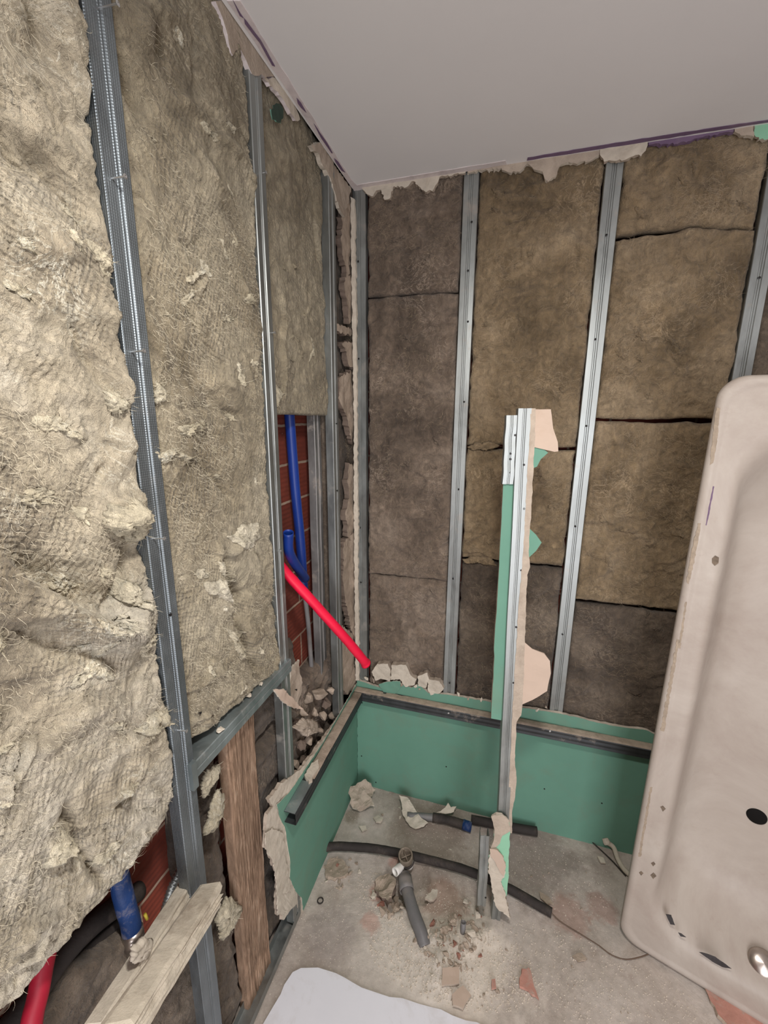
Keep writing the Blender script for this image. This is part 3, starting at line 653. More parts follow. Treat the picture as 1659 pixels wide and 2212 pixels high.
# ================================================================== LEFT WALL
XL = -.0125
XS = 0.0
def yL(px, py, X=0.): return float(PL(px, py, X)[1])
def zL(px, py, X=0.): return float(PL(px, py, X)[2])
ys = [yL(336, 1100), yL(586, 800), yL(729, 1000)]
def stud_left(y, label, z0, z1, seed, screws, mat='galv', long=(), XL=-.003):
    t = thing('metal_stud', label, 'stud', (XL, y, z0), 'vertical studs')
    pf = obj('stud_profile', *profile(STUD, .0007, (XL, y, z0), (XL, y, z1), (0, 1, 0), (1, 0, 0), seed=seed, n=40, wob=.0005), M[mat], t, False)
    for p in screws: screw(pf, PL(*p, XL), (1, 0, 0), .0012, .003)
    for p, L in long: screw(pf, PL(*p, XL), (1, .12, .05), L, .0036, 'screwB')
    return t
XN = .004
s1 = stud_left(ys[0], 'nearest tall steel stud with knurled face, crossing the left wall', 0, HC+.05, 5, [(367, 1328), (432, 1540)], 'galvP', XL=.001,
               long=(((212, 18), .03), ((241, 386), .022), ((284, 760), .022), ((330, 1163), .022), ((383, 1577), .02), ((440, 1918), .02)))
s2 = stud_left(ys[1], 'middle steel stud of the left wall, left of the brick opening', .02, HC+.02, 6, [(620, 1440), (640, 1490)], 'galv', long=(((566, 374), .010), ((584, 719), .012), ((603, 1190), .006)))
s3 = stud_left(ys[2], 'slim steel stud of the left wall, right of the brick opening', .02, HC+.02, 7, [(727, 915), (728, 1060)], 'galv')
# darker backing stud seen inside the brick opening
t = thing('metal_stud', 'dusty grey stud standing deeper inside the brick opening', 'stud', (-.075, ys[2]-.04, .6))
obj('stud_profile', *profile(STUD, .0007, (-.055, ys[2]-.035, .68), (-.055, ys[2]-.035, 1.75), (0, 1, 0), (1, 0, 0), seed=3), mat_galv('dusty_steel', (.34, .33, .32), .5, .7), t, False)
WL = -.020
GL = 'mineral wool batts between the left wall studs'
def lim(P): return sorted(P)
# bay left of the near stud: bulging, torn, ends in a diagonal edge
bot = lim(pxL([(392, 1735), (388, 1742), (372, 1775), (342, 1814), (294, 1874), (255, 1926), (223, 1965), (171, 2017), (119, 2085), (80, 2125), (24, 2184), (-60, 2260), (-200, 2400)], .012))
near = batt('insulation_batt', 'huge straw-coloured wool batt left of the nearest stud, bulging and torn', 'L', -.003, -1.62, ys[0]-.0255, bot, HC+.03, M['woolL'], 51, step=.0036, amp=.009, rag=.008, nrand=130, ang=-.9, ramp_=.009, layer=.0065, micro=.0010, dimp=.0030, group=GL, edge=.010, th=.045,
     strokes=[([(0, 258), (22, 284), (49, 347), (75, 366), (123, 415)], -.015, .010, .022), ([(37, 291), (75, 325), (123, 359), (149, 392), (164, 418), (183, 463)], -.022, .009, .02),
              ([(75, 11), (149, 67), (187, 108)], .012, .02, .012), ([(0, 180), (30, 240)], -.012, .012), ([(60, 90), (110, 120), (80, 50)], -.014, .016),
              ([(0, 1224), (50, 1267), (116, 1309), (174, 1336), (216, 1356), (270, 1352), (287, 1327)], .045, .010, .045), ([(20, 1190), (80, 1240), (150, 1285), (230, 1300)], -.014, .03), ([(60, 1365), (116, 1390), (180, 1405), (240, 1420)], -.02, .018),
              ([(296, 1195), (285, 1248), (266, 1290), (235, 1332)], -.018, .007, .016), ([(235, 1130), (262, 1100), (300, 1085), (322, 1120)], .022, .025), ([(290, 1175), (315, 1200)], -.012, .014),
              ([(170, 720), (200, 770), (240, 830), (262, 860)], -.018, .010, .018), ([(230, 800), (262, 840), (275, 875)], .016, .014), ([(230, 1000), (225, 1030)], -.010, .008),
              ([(140, 960), (170, 940), (160, 900)], .010, .02, .008), ([(40, 560), (100, 540), (160, 560)], .007, .02, .008), ([(0, 430), (60, 470), (130, 500)], .010, .02),
              ([(120, 1500), (200, 1530), (280, 1560)], .014, .03, .02), ([(60, 1640), (130, 1560), (200, 1530)], .012, .014, .03), ([(5, 1740), (20, 1680), (60, 1610)], .014, .010, .006),
              ([(150, 1740), (160, 1790), (190, 1850)], -.018, .007, .012), ([(190, 1850), (215, 1905)], -.012, .006), ([(240, 1730), (290, 1690), (310, 1640)], .014, .012, .007), ([(255, 1745), (290, 1710)], -.01, .006),
              ([(120, 1850), (170, 1800)], .018, .014, .008), ([(0, 2080), (60, 2000), (100, 1990)], .014, .012, .006), ([(20, 2100), (70, 2060), (90, 2020)], .012, .008, .004), ([(200, 1600), (260, 1620), (330, 1600)], .010, .02)])
zc = [yL(425, 1640), zL(425, 1640), yL(600, 1466), zL(600, 1466)]
mid_top = batt('insulation_batt', 'wide khaki batt of the left wall, between near and middle studs', 'L', -.008, ys[0]+.026, ys[1]-.027, [(ys[0], zL(420, 1600)), (ys[0]+.06, zL(445, 1590)), (ys[1]-.1, zL(560, 1490)), (ys[1], zL(590, 1470))], HC+.03, M['woolM'], 52, step=.0038, amp=.006, nrand=100, ang=-.9, ramp_=.008, layer=.0045, micro=.0009, dimp=.0022, group=GL, th=.04, edge=.008,
     strokes=[([(285, 10), (300, 60), (290, 110)], .012, .02, .012), ([(250, 100), (275, 190), (310, 260)], -.014, .016), ([(330, 60), (340, 120)], -.010, .015), ([(424, 978), (455, 1016), (501, 1078)], -.010, .006, .012), ([(440, 838), (475, 880), (520, 895)], -.008, .006, .012),
              ([(490, 1205), (501, 1259), (528, 1290), (532, 1367), (560, 1440)], -.026, .014, .02), ([(520, 1170), (495, 1200)], .02, .014), ([(470, 1180), (480, 1260), (500, 1320)], .012, .014),
              ([(400, 300), (440, 380), (470, 460)], .010, .03), ([(450, 290), (500, 330), (520, 350)], .012, .014, .006), ([(415, 580), (440, 600), (425, 650)], .012, .008), ([(300, 430), (320, 500)], .010, .02),
              ([(470, 200), (490, 300)], .01, .03), ([(345, 860), (380, 900), (440, 930)], .012, .018, .008), ([(340, 990), (350, 1100), (352, 1150)], -.010, .010), ([(440, 690), (480, 760), (500, 830)], .006, .02),
              ([(400, 1500), (450, 1470), (490, 1440)], .010, .012, .006), ([(300, 60), (350, 30), (380, 50)], .012, .02), ([(420, 1560), (470, 1520)], .010, .014, .006)])
hz = zL(650, 895)
cor = batt('insulation_batt', 'khaki batt hanging above the brick opening on the left wall', 'L', WL-.004, ys[1]+.026, ys[2]-.022, hz, HC+.03, M['woolM'], 53, step=.004, amp=.005, nrand=26, ang=-1.2, group=GL, ramp_=.004, layer=.002, edge=.008,
     strokes=[([(680, 430), (685, 500), (690, 560)], -.014, .012), ([(612, 640), (608, 740), (614, 860)], .012, .012, .006), ([(660, 690), (668, 760)], .006, .008, .004), ([(645, 300), (650, 340)], -.008, .012), ([(600, 330), (640, 345), (660, 420)], .008, .02)])
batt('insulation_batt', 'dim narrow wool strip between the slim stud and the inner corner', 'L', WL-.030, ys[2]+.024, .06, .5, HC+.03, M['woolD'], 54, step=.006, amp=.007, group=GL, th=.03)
# wool tufts
nx = lambda *a, **k: tuftpx(near, *a, **k)
tuftpx(near, [(232, 1110), (245, 1088), (262, 1090), (290, 1078), (318, 1100), (327, 1140), (330, 1170), (300, 1168), (262, 1150), (240, 1140)], 'L', .016, 'woolX', dome=.030, seed=11, fibres=60)
tuftpx(near, [(284, 1270), (300, 1248), (328, 1262), (322, 1290), (335, 1312), (318, 1322), (292, 1300)], 'L', .016, 'woolX', dome=.016, seed=12, fibres=45)
tuftpx(near, [(300, 1395), (318, 1380), (345, 1378), (352, 1392), (330, 1402), (340, 1420), (315, 1415)], 'L', .016, 'woolX', dome=.014, seed=13, fibres=40)
tuftpx(near, [(196, 1335), (212, 1345), (250, 1352), (280, 1335), (292, 1330), (282, 1358), (240, 1372), (205, 1366)], 'L', .022, 'woolX', dome=.012, seed=14, fibres=40)
tuftpx(near, [(238, 848), (262, 842), (286, 868), (280, 890), (262, 905), (248, 880)], 'L', .014, 'woolX', dome=.016, seed=15, fibres=40)
tuftpx(near, [(-20, 1386), (12, 1382), (38, 1392), (30, 1412), (-20, 1430)], 'L', .030, 'woolX', dome=.016, seed=16, fibres=16)
tuftpx(near, [(-20, 1520), (28, 1517), (40, 1545), (52, 1580), (-20, 1600)], 'L', .036, 'woolX', dome=.012, seed=17, fibres=16)
tuftpx(near, [(120, 1870), (150, 1815), (168, 1798), (178, 1812), (160, 1850), (132, 1880)], 'L', .016, 'woolX', dome=.010, seed=18, fibres=30)
tuftpx(near, [(345, 1555), (372, 1535), (398, 1548), (402, 1565), (382, 1570), (365, 1590), (340, 1600), (318, 1585)], 'L', .022, 'woolX', dome=.018, seed=19, fibres=80)
tuftpx(near, [(6, 1740), (18, 1690), (60, 1604), (66, 1616), (40, 1660), (22, 1742)], 'L', .020, 'woolL', dome=.012, seed=20, fibres=20)
tuftpx(mid_top, [(342, 985), (352, 962), (362, 978), (392, 972), (400, 985), (372, 1005), (350, 1010)], 'L', .018, 'woolX', dome=.016, seed=21, fibres=70)
tuftpx(mid_top, [(516, 1160), (536, 1158), (548, 1136), (585, 1133), (590, 1160), (568, 1192), (540, 1184)], 'L', .030, 'woolX', dome=.010, seed=22, fibres=40)
tuftpx(mid_top, [(521, 1362), (545, 1368), (562, 1372), (560, 1425), (540, 1428), (530, 1400)], 'L', .022, 'woolX', dome=.008, seed=23, fibres=36)
tuftpx(mid_top, [(459, 1262), (490, 1255), (526, 1290), (520, 1308), (492, 1290), (470, 1285)], 'L', .018, 'woolX', dome=.010, seed=24, fibres=34)
tuftpx(mid_top, [(490, 1218), (512, 1213), (520, 1230), (505, 1252), (492, 1240)], 'L', .018, 'woolX', dome=.010, seed=25, fibres=24)
tuftpx(mid_top, [(412, 600), (432, 585), (450, 578), (440, 596), (424, 612)], 'L', .008, 'woolX', dome=.010, seed=26, fibres=34)
tuftpx(mid_top, [(396, 652), (412, 650), (430, 622), (436, 630), (420, 660), (400, 662)], 'L', .008, 'woolX', dome=.008, seed=27, fibres=22)
tuftpx(mid_top, [(490, 684), (505, 678), (520, 688), (512, 694), (495, 692)], 'L', .008, 'woolX', dome=.006, seed=28, fibres=14)
tuftpx(mid_top, [(342, 848), (352, 822), (370, 840), (366, 862), (350, 870)], 'L', .010, 'woolX', dome=.012, seed=29, fibres=30)
tuftpx(mid_top, [(400, 920), (430, 912), (440, 930), (420, 940), (398, 934)], 'L', .006, 'woolX', dome=.010, seed=30, fibres=20)
tuftpx(mid_top, [(276, 405), (290, 420), (300, 462), (290, 455), (280, 432)], 'L', .012, 'woolX', dome=.006, seed=33, fibres=12)
tuftpx(cor, [(594, 745), (604, 760), (612, 840), (630, 850), (620, 880), (600, 870), (594, 800)], 'L', .004, 'woolX', dome=.010, seed=31, fibres=30)
tuftpx(cor, [(684, 725), (694, 738), (692, 770), (684, 782), (688, 750)], 'L', .004, 'woolX', dome=.006, seed=32, fibres=14)
tuftpx(cor, [(585, 920), (600, 895), (606, 930), (598, 950), (588, 945)], 'L', .004, 'woolX', dome=.010, seed=34, fibres=20)

def wisps(parent, n, seed, mat, smin=.008, smax=.022, dome=.006, zmin=0, zmax=2.4, ymin=-9):
    rnd = random.Random(seed); plane, us, b, t, nv, P = SURF[parent.name]; k = 0
    tries = 0
    while k < n and tries < n*60:
        tries += 1; i = rnd.randrange(6, len(us)-6); j = rnd.randrange(6, nv-6); c = P[i, j]
        if not (zmin < c[2] < zmax) or c[1] < ymin: continue
        a0_ = rnd.uniform(-1.5, .2); r = rnd.uniform(smin, smax); Q = []
        for m_ in range(7):
            a = 2*math.pi*m_/7; x = math.cos(a)*r*rnd.uniform(.7, 1.2); y = math.sin(a)*r*.45*rnd.uniform(.6, 1.2)
            du, dv = x*math.cos(a0_)-y*math.sin(a0_), x*math.sin(a0_)+y*math.cos(a0_)
            Q.append(c+(np.array([0, du, dv]) if plane == 'L' else np.array([du, 0, dv])))
        tuft(parent, Q, (1, 0, 0) if plane == 'L' else (0, -1, 0), mat, dome=dome, seed=seed*50+k, fibres=8, name='wool_wisp'); k += 1
wisps(near, 34, 3, M['woolX'], .008, .03, .005, .7, 2.3, -1.3)
wisps(mid_top, 26, 4, M['woolX'], .006, .022, .004, .95, 2.3)
def fibres(parent, n, seed, mat, Lmin=.008, Lmax=.024, w=.00017, ang=-.8, clump=7.):
    rnd = random.Random(seed); plane, us, b, t, nv, P = SURF[parent.name]; nrm = np.array([1., 0, 0]) if plane == 'L' else np.array([0, -1., 0]); V, F = [], []
    c = np.array([[rnd.randrange(3, len(us)-3), rnd.randrange(3, nv-3)] for _ in range(n)]); pts = P[c[:, 0], c[:, 1]]
    dens = fbm(pts[:, 0]*clump+pts[:, 1]*clump, pts[:, 2]*clump, 0, 3, seed)
    for p, q in zip(pts, dens):
        if rnd.random() > .35+q*1.6: continue
        a = ang+rnd.gauss(0, .7); L = rnd.uniform(Lmin, Lmax); x = np.array(p)+nrm*.0012; k = len(V); m_ = 6; bend = rnd.gauss(0, .3); lift_ = rnd.uniform(0, .0016)
        for j in range(m_):
            d = (np.array([0, math.cos(a), math.sin(a)]) if plane == 'L' else np.array([math.cos(a), 0, math.sin(a)])); sd = np.cross(d, nrm); ww = w*(1-.75*j/(m_-1))
            V += [x-sd*ww, x+sd*ww]; x = x+d*L/(m_-1)+nrm*lift_*(1 if j < 3 else -1.1); a += bend+rnd.gauss(0, .12)
        for j in range(m_-1): F.append((k+2*j, k+2*j+1, k+2*j+3, k+2*j+2))
    o = obj('loose_fibres', V, F, mat, parent, False); o['kind'] = 'stuff'
fibm = mat_plain('wool_fibre', C(214, 204, 180), .9, .1, 30, bump=0); fibb = mat_plain('brown_wool_fibre', C(176, 158, 132), .9, .15, 30, bump=0)
fibres(near, 16000, 1, fibm); fibres(mid_top, 13000, 2, fibm); fibres(cor, 1400, 3, fibb, .006, .02)
for i_, nm in enumerate(sorted(SURF)):
    o_ = bpy.data.objects[nm]
    if SURF[nm][0] == 'B': wisps(o_, 7, 40+i_, o_.data.materials[0], .010, .032, .005, .55, 2.35); fibres(o_, 1500, 20+i_, fibb, .010, .032, .00024, [0, .6, -.5][i_ % 3], 9.)
wisps(cor, 8, 5, M['woolM'], .006, .016, .005)
# cross channel and the region below it
cp0 = PL(424, 1640, 0.0); cp1 = PL(612, 1462, 0.0)
t = thing('cross_channel', 'horizontal steel channel screwed between the near and middle studs', 'channel', tuple(cp0))
zc0 = (cp0[2]+cp1[2])/2
UCH = [(.0, -.05), (.0, 0.0), (.002, .002), (.038, .002), (.040, 0), (.040, -.05)]
obj('channel_profile', *profile([(-.052, -.04), (-.002, -.04), (0, -.038), (0, -.022), (-.002, -.020), (0, -.018), (0, -.002), (-.002, 0), (-.052, 0)], .0008, (.008, ys[0]+.012, zc0+.022), (.008, ys[1]+.016, zc0+.022), (1, 0, 0), (0, 0, 1), n=20), M['galvC'], t, False)
obj('end_tab', *box(-.012, .0105, ys[0]+.006, ys[0]+.020, zc0-.035, zc0+.026), M['galvC'], t, False)
for i, (p, r) in enumerate((((448, 1518+6), .010), ((476, 1580), .012), ((538, 1505), .011), ((565, 1480), .009))):
    c = PF(*p, zc0+.024); put(chunk_mesh(60+i, .45, mat=M['gypsW']), 'plaster_crumb', P3(c)+Vector((0, 0, .004)), r, (0, 0, i), ['white plaster crumb near the near end of the cross channel', 'white plaster crumb on the lower part of the cross channel', 'white plaster crumb on the middle of the cross channel', 'white plaster crumb at the far end of the cross channel'][i], 'plaster crumb')
XW = -.065
GW = 'grey lower wool pieces behind the low left wall'
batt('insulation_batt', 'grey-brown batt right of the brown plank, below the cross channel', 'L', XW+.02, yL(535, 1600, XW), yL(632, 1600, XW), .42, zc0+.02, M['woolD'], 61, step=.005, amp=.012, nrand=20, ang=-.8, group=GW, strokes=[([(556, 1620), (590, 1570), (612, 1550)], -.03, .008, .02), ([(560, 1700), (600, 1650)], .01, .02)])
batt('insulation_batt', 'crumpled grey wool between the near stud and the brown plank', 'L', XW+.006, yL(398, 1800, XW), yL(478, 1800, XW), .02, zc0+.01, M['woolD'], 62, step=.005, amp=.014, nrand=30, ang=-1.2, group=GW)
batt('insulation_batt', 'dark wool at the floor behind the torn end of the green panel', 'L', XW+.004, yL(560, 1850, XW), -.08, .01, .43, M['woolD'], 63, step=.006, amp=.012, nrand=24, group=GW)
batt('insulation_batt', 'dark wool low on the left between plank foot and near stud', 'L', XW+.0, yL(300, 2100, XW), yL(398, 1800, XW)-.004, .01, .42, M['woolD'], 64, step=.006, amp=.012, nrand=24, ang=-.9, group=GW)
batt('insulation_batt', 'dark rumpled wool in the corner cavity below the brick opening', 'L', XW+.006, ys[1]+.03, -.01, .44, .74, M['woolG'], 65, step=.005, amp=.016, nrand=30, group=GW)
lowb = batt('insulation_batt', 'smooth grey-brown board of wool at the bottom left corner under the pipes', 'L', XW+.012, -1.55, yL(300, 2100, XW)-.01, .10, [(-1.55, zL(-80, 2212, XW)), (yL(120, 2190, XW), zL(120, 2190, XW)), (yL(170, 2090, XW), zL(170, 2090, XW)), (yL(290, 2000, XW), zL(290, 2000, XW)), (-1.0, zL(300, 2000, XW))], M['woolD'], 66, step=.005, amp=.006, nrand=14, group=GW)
for k, (P, lab, X) in enumerate((([(430, 1700), (448, 1660), (470, 1655), (462, 1690), (440, 1720)], 'pale twisted wool tuft just under the near end of the cross channel', -.03),
                         ([(441, 1800), (455, 1740), (470, 1705), (484, 1712), (478, 1760), (462, 1785), (450, 1805)], 'long pale wool roll hanging left of the brown plank', -.02),
                         ([(463, 1990), (480, 1955), (490, 1935), (520, 1958), (500, 1985), (478, 2018)], 'rumpled pale wool beside the foot of the near stud', -.03),
                         ([(470, 2020), (490, 1990), (524, 1960), (500, 2000), (480, 2030)], 'thin ragged wool strand across the plank foot', -.03),
                         ([(630, 1570), (652, 1552), (684, 1558), (688, 1580), (660, 1590)], 'pinkish fluff lump behind the left ledger channel', -.02))):
    tuftpx(None, P, 'L', X, 'gyps' if k == 4 else 'woolX', dome=.014, seed=70+k, fibres=30, name='wool_scrap', label=lab, cat='insulation scrap')
# brown plank
def plank(name, label, cat, P0, P1, w, th, mat, nrm, seed, jag=.003):
    P0, P1 = np.asarray(P0, float), np.asarray(P1, float); d = P1-P0; L = np.linalg.norm(d); d /= L; n = np.asarray(nrm, float); n -= d*np.dot(n, d); n /= np.linalg.norm(n); s = np.cross(d, n)
    nl, nw = int(L/.008), max(4, int(w/.0032)); V = []; 
    for i in range(nl+1):
        for side in (1, -1):
            for j in range(nw+1):
                jj = j if side > 0 else nw-j; a = (jj/nw-.5)*w
                p = P0+d*(L*i/nl+(jag*3*mnoise.noise(Vector((jj*.9, seed, side))) if i in (0, nl) else 0))+s*a*(1+.06*mnoise.noise(Vector((i*.1, seed, 0))))+n*(side*th/2)
                g = mnoise.noise(Vector((jj*1.7, i*.04, seed*3.1+side)))*jag+mnoise.noise(Vector((i*.25, jj*.8, seed)))*jag*.5
                V.append(p+n*g*side-n*side*(.25*th if j in (0, nw) else 0)*.5)
    K = 2*(nw+1); F = [(i*K+j, i*K+(j+1) % K, (i+1)*K+(j+1) % K, (i+1)*K+j) for i in range(nl) for j in range(K)]
    F += [tuple(range(K))[::-1], tuple(nl*K+j for j in range(K))]
    return obj(name, V, F, mat, None, False, label, cat)
XP = -.045
pl0 = PL(555, 2150, XP); pl1 = PL(508, 1560, XP)
plank('wooden_plank', 'rough brown upright plank behind the cross channel', 'plank', pl0, pl1, .115, .03, M['wood'], (1, 0, 0), 4, .003)
# pale split batten lying diagonally across the near stud foot (two splintered layers)
bA, bB = PL(455, 1935, .035), PL(250, 2250, .10)
plank('split_batten', 'thick pale splintered batten crossing in front of the near stud foot', 'batten', bA, bB, .046, .044, M['woodW'], (1, -.4, .35), 7, .004)
bA2, bB2 = PL(402, 1925, -.02), PL(205, 2235, .02)
plank('split_batten', 'thinner pale splintered batten lying left behind the thick one', 'batten', bA2, bB2, .036, .034, M['woodW'], (1, -.4, .3), 9, .004)
tuftpx(None, [(283, 2050), (300, 2030), (325, 2026), (326, 2040), (312, 2070), (290, 2078)], 'L', .02, 'gypsW', dome=.01, seed=80, fibres=4, name='plaster_scrap', label='white crumpled scrap under the blue wrapped pipe end', cat='scrap')
# floor runner
r0, r1 = PF(540, 2225, 0), PF(648, 1975, 0)
plank_y0, plank_y1 = -.86, -.56
t = thing('floor_runner', 'grey steel floor runner along the foot of the left wall', 'channel', (-.02, -1.1, 0))
obj('channel_profile', *profile([(-.045, .03), (-.045, .002), (-.043, .001), (-.004, .001), (-.002, .002), (-.002, .028)], .0009, (0, -1.5, 0), (0, -.555, 0), (1, 0, 0), (0, 0, 1), n=16), M['galv'], t, False)
# pipes in the brick opening
XBk = -.12
def pipe(name, label, cat, P, r, mat, wall=.0016, **k):
    V, F = tube(P, r, 20, wall, **k); return obj(name, V, F, M[mat], None, True, label, cat)
pipe('blue_conduit', 'long dark blue plastic pipe running down the bricks', 'pipe', [PL(624, 880, -.095), PL(630, 960, -.092), PL(638, 1060, -.088), PL(648, 1160, -.085), PL(656, 1275, -.08)], .0160, 'blue', jit=.03)
pipe('grey_conduit', 'slim grey pipe continuing down the bricks below the blue one', 'pipe', [PL(655, 1262, -.084), PL(664, 1330, -.085), PL(670, 1400, -.086), PL(676, 1498, -.086)], .008, 'grey')
V, F = lathe([(.008, 0), (.016, .0), (.018, .01), (.016, .022), (.009, .024)], PL(676, 1492, -.086)); obj('pipe_collar', V, F, M['grey'], None, True, 'dusty grey collar at the foot of the slim grey pipe', 'pipe fitting')
pipe('blue_conduit', 'short bright blue pipe with open end in front of the bricks', 'pipe', [PL(660, 1250, -.05), PL(640, 1222, -.035), PL(624, 1190, -.02), PL(623, 1150, -.006)], .0145, 'blue')
pipe('red_conduit', 'bright red flexible pipe poking out of the brick opening', 'pipe', [PL(600, 1215, -.06), PL(628, 1248, -.03), PL(680, 1305, .03), PL(740, 1372, .10), PL(780, 1420, .142), PL(790, 1433, .15)], lambda t: .0150+.0035*max(0, (t-.93)/.07), 'red', jit=.07)
# lower-left services
pipe('wrapped_pipe', 'blue wrapped pipe end with white torn patches, lower left', 'pipe', [PL(255, 1880, -.075), PL(265, 1930, -.066), PL(280, 1985, -.055), PL(288, 2025, -.047)], .017, 'blueD', jit=.08)
V, F = tube([PL(285, 2010, -.05), PL(291, 2040, -.044)], .0185, 18, 0, k=2); obj('pipe_fitting', V, F, M['chrome'], None, True, 'grey metal fitting on the end of the blue wrapped pipe', 'pipe fitting')
pipe('black_pipe', 'thick black insulated pipe running diagonally behind the lower left wool', 'pipe', [PL(300, 1925, -.098), PL(210, 1990, -.098), PL(140, 2060, -.098), PL(60, 2170, -.098), PL(-40, 2290, -.098)], .018, 'black')
pipe('black_pipe', 'second black pipe just below the thick one, lower left', 'pipe', [PL(290, 1970, -.095), PL(220, 2030, -.095), PL(160, 2090, -.095), PL(90, 2200, -.095), PL(0, 2330, -.095)], .014, 'black')
pipe('red_pipe', 'dark red pipe rising at the bottom left corner', 'pipe', [PL(104, 2040, -.07), PL(92, 2095, -.06), PL(82, 2150, -.05), PL(70, 2200, -.042), PL(60, 2280, -.03)], .014, 'redD')
V, F = tube([PL(405, 1840, -.07), PL(388, 1880, -.07), PL(370, 1920, -.075), PL(352, 1980, -.08)], .0085, 14, 0, k=8, rib=.14, ribp=.007); obj('flexible_conduit', V, F, M['galv'], None, True, 'thin ribbed metal conduit behind the near stud, lower left', 'conduit')
V, F = tube([PL(313, 1975, -.08), PL(318, 1985, -.08)], .003, 12, 0, k=2); obj('cable_end', V, F, mat_plain('yellow_plastic', C(190, 170, 60), .5), None, True, 'tiny yellow cable end beside the blue wrapped pipe', 'cable')

# plaster debris in the cavity between slim stud and corner
rnd = random.Random(5)
pm = [chunk_mesh(100+i, .55, mat=M['gypsW']) for i in range(6)]+[chunk_mesh(110+i, .55, mat=M['gyps']) for i in range(6)]
plate('plasterboard_remnant', pxB([(757, 425), (766, 430), (769, 700), (772, 1000), (774, 1300), (776, 1470), (768, 1470), (765, 1200), (764, 900), (760, 650)], -.003), frB(-.003), .012, (M['gypsW'], M['gypsW']), .002, .012, 51, label='thin pale upright plasterboard edge left of the corner stud', cat='plasterboard remnant')
strips = [([(741, 440), (757, 430), (760, 530), (752, 600), (743, 560), (735, 520)], 'uppermost crumbling plaster piece in the corner cavity'),
          ([(748, 590), (760, 600), (762, 690), (752, 700), (746, 640), (741, 610)], 'thin crumbling plaster piece under the top one in the corner cavity'),
          ([(722, 698), (742, 704), (770, 715), (768, 725), (742, 722), (722, 715)], 'plaster lump bridging slim stud and corner stud'),
          ([(738, 740), (762, 740), (766, 800), (752, 790), (748, 760)], 'crumbling plaster just below the bridging lump'),
          ([(733, 815), (758, 800), (764, 870), (762, 960), (754, 940), (750, 900), (740, 885), (731, 860)], 'broad crumbling plaster piece level with the top of the brick opening'),
          ([(752, 1000), (764, 1010), (766, 1110), (762, 1170), (750, 1160), (744, 1120), (752, 1070)], 'grey-green crumbling plaster piece halfway down the corner cavity'),
          ([(742, 1170), (764, 1150), (768, 1290), (764, 1380), (752, 1330), (742, 1280), (738, 1220)], 'long crumbling plaster piece above the ledge in the corner cavity'),
          ([(736, 1350), (762, 1370), (768, 1480), (752, 1500), (738, 1490), (734, 1420)], 'lowest crumbling plaster piece in the corner cavity')]
for k, (P, lab) in enumerate(strips):
    plate('broken_plaster', pxL(P, -.014), frL(-.012), .02, (M['rub'], M['stone']), .005, .008, 200+k, warp=.008, label=lab, cat='plaster lump')
# torn board shreds at left ceiling edge
plate('plasterboard_remnant', pxL([(467, 2), (481, 36), (492, 75), (499, 113), (503, 120), (510, 108), (520, 108), (532, 130), (544, 159), (551, 163), (565, 160), (574, 168), (600, 166), (490, 0)], -.001), frL(-.001), .012, (M['gyps'], M['ceilB']), .002, .012, 57, warp=.002, label='large torn board flap hanging from the ceiling edge at the top left', cat='plasterboard remnant')
plate('plasterboard_remnant', pxL([(572, 168), (590, 186), (604, 205), (618, 228), (632, 248), (644, 262), (648, 258), (640, 232), (602, 168)], -.001), frL(-.002), .010, (M['gypsW'], M['ceilB']), .003, .008, 58, warp=.004, label='small ragged board shred at the ceiling beside the middle stud', cat='plasterboard remnant')
plate('plasterboard_remnant', pxL([(583, 238), (592, 226), (604, 224), (612, 235), (610, 256), (598, 266), (586, 258)], -.006), frL(-.004), .002, (mat_plain('dark_green_paper', C(48, 66, 56), .8), M['green']), .003, .008, 59, warp=.004, label='dark green board scrap under the ceiling right of the middle stud', cat='plasterboard remnant')
plate('plasterboard_remnant', pxL([(672, 315), (690, 340), (706, 372), (716, 398), (722, 420), (732, 450), (744, 470), (752, 440), (757, 408), (720, 350), (690, 308)], -.004), frL(-.003), .012, (M['gyps'], M['gypsW']), .004, .008, 60, warp=.006, label='crumbled board remnant under the ceiling corner on the left wall', cat='plasterboard remnant')
plate('broken_board', pxL([(592, 1490), (612, 1488), (640, 1516), (655, 1532), (640, 1530), (622, 1524), (606, 1512)], .012), frL(.012), .004, (M['paper'], M['gypsW']), .002, .008, 61, warp=.006, label='pale torn paper flap hanging at the middle stud beside the cross channel', cat='plasterboard scrap')
plate('broken_board', pxL([(630, 1445), (648, 1425), (652, 1490), (640, 1530), (626, 1510)], -.03), frL(-.03), .006, (M['gyps'], M['gypsW']), .003, .008, 62, warp=.006, label='upright broken board piece behind the foot of the middle stud', cat='plasterboard scrap')
# rubble pieces stuck in the low corner cavity and around the channel
protoR = [chunk_mesh(130+i, .6, mat=M['stone' if i == 1 else 'rub']) for i in range(3)]
cav = [((690, 1500), .03), ((705, 1520), .026), ((668, 1512), .024), ((655, 1540), .02), ((640, 1560), .018), ((712, 1492), .018), ((697, 1545), .024), ((676, 1570), .022), ((690, 1580), .016), ((668, 1598), .02), ((652, 1608), .02), ((680, 1540), .018), ((640, 1650), .016), ((655, 1640), .016), ((715, 1545), .018)]
for k, (p, r) in enumerate(cav):
    c = PL(*p, -.035); put(protoR[k % 3], 'plaster_lump', P3(c), (r*1.3, r*1.2, r*1.2), (k, k*.7, k*1.3), 'dusty plaster lump in the cavity behind the left ledger channel', 'plaster lump', 'plaster lumps in the corner cavity')
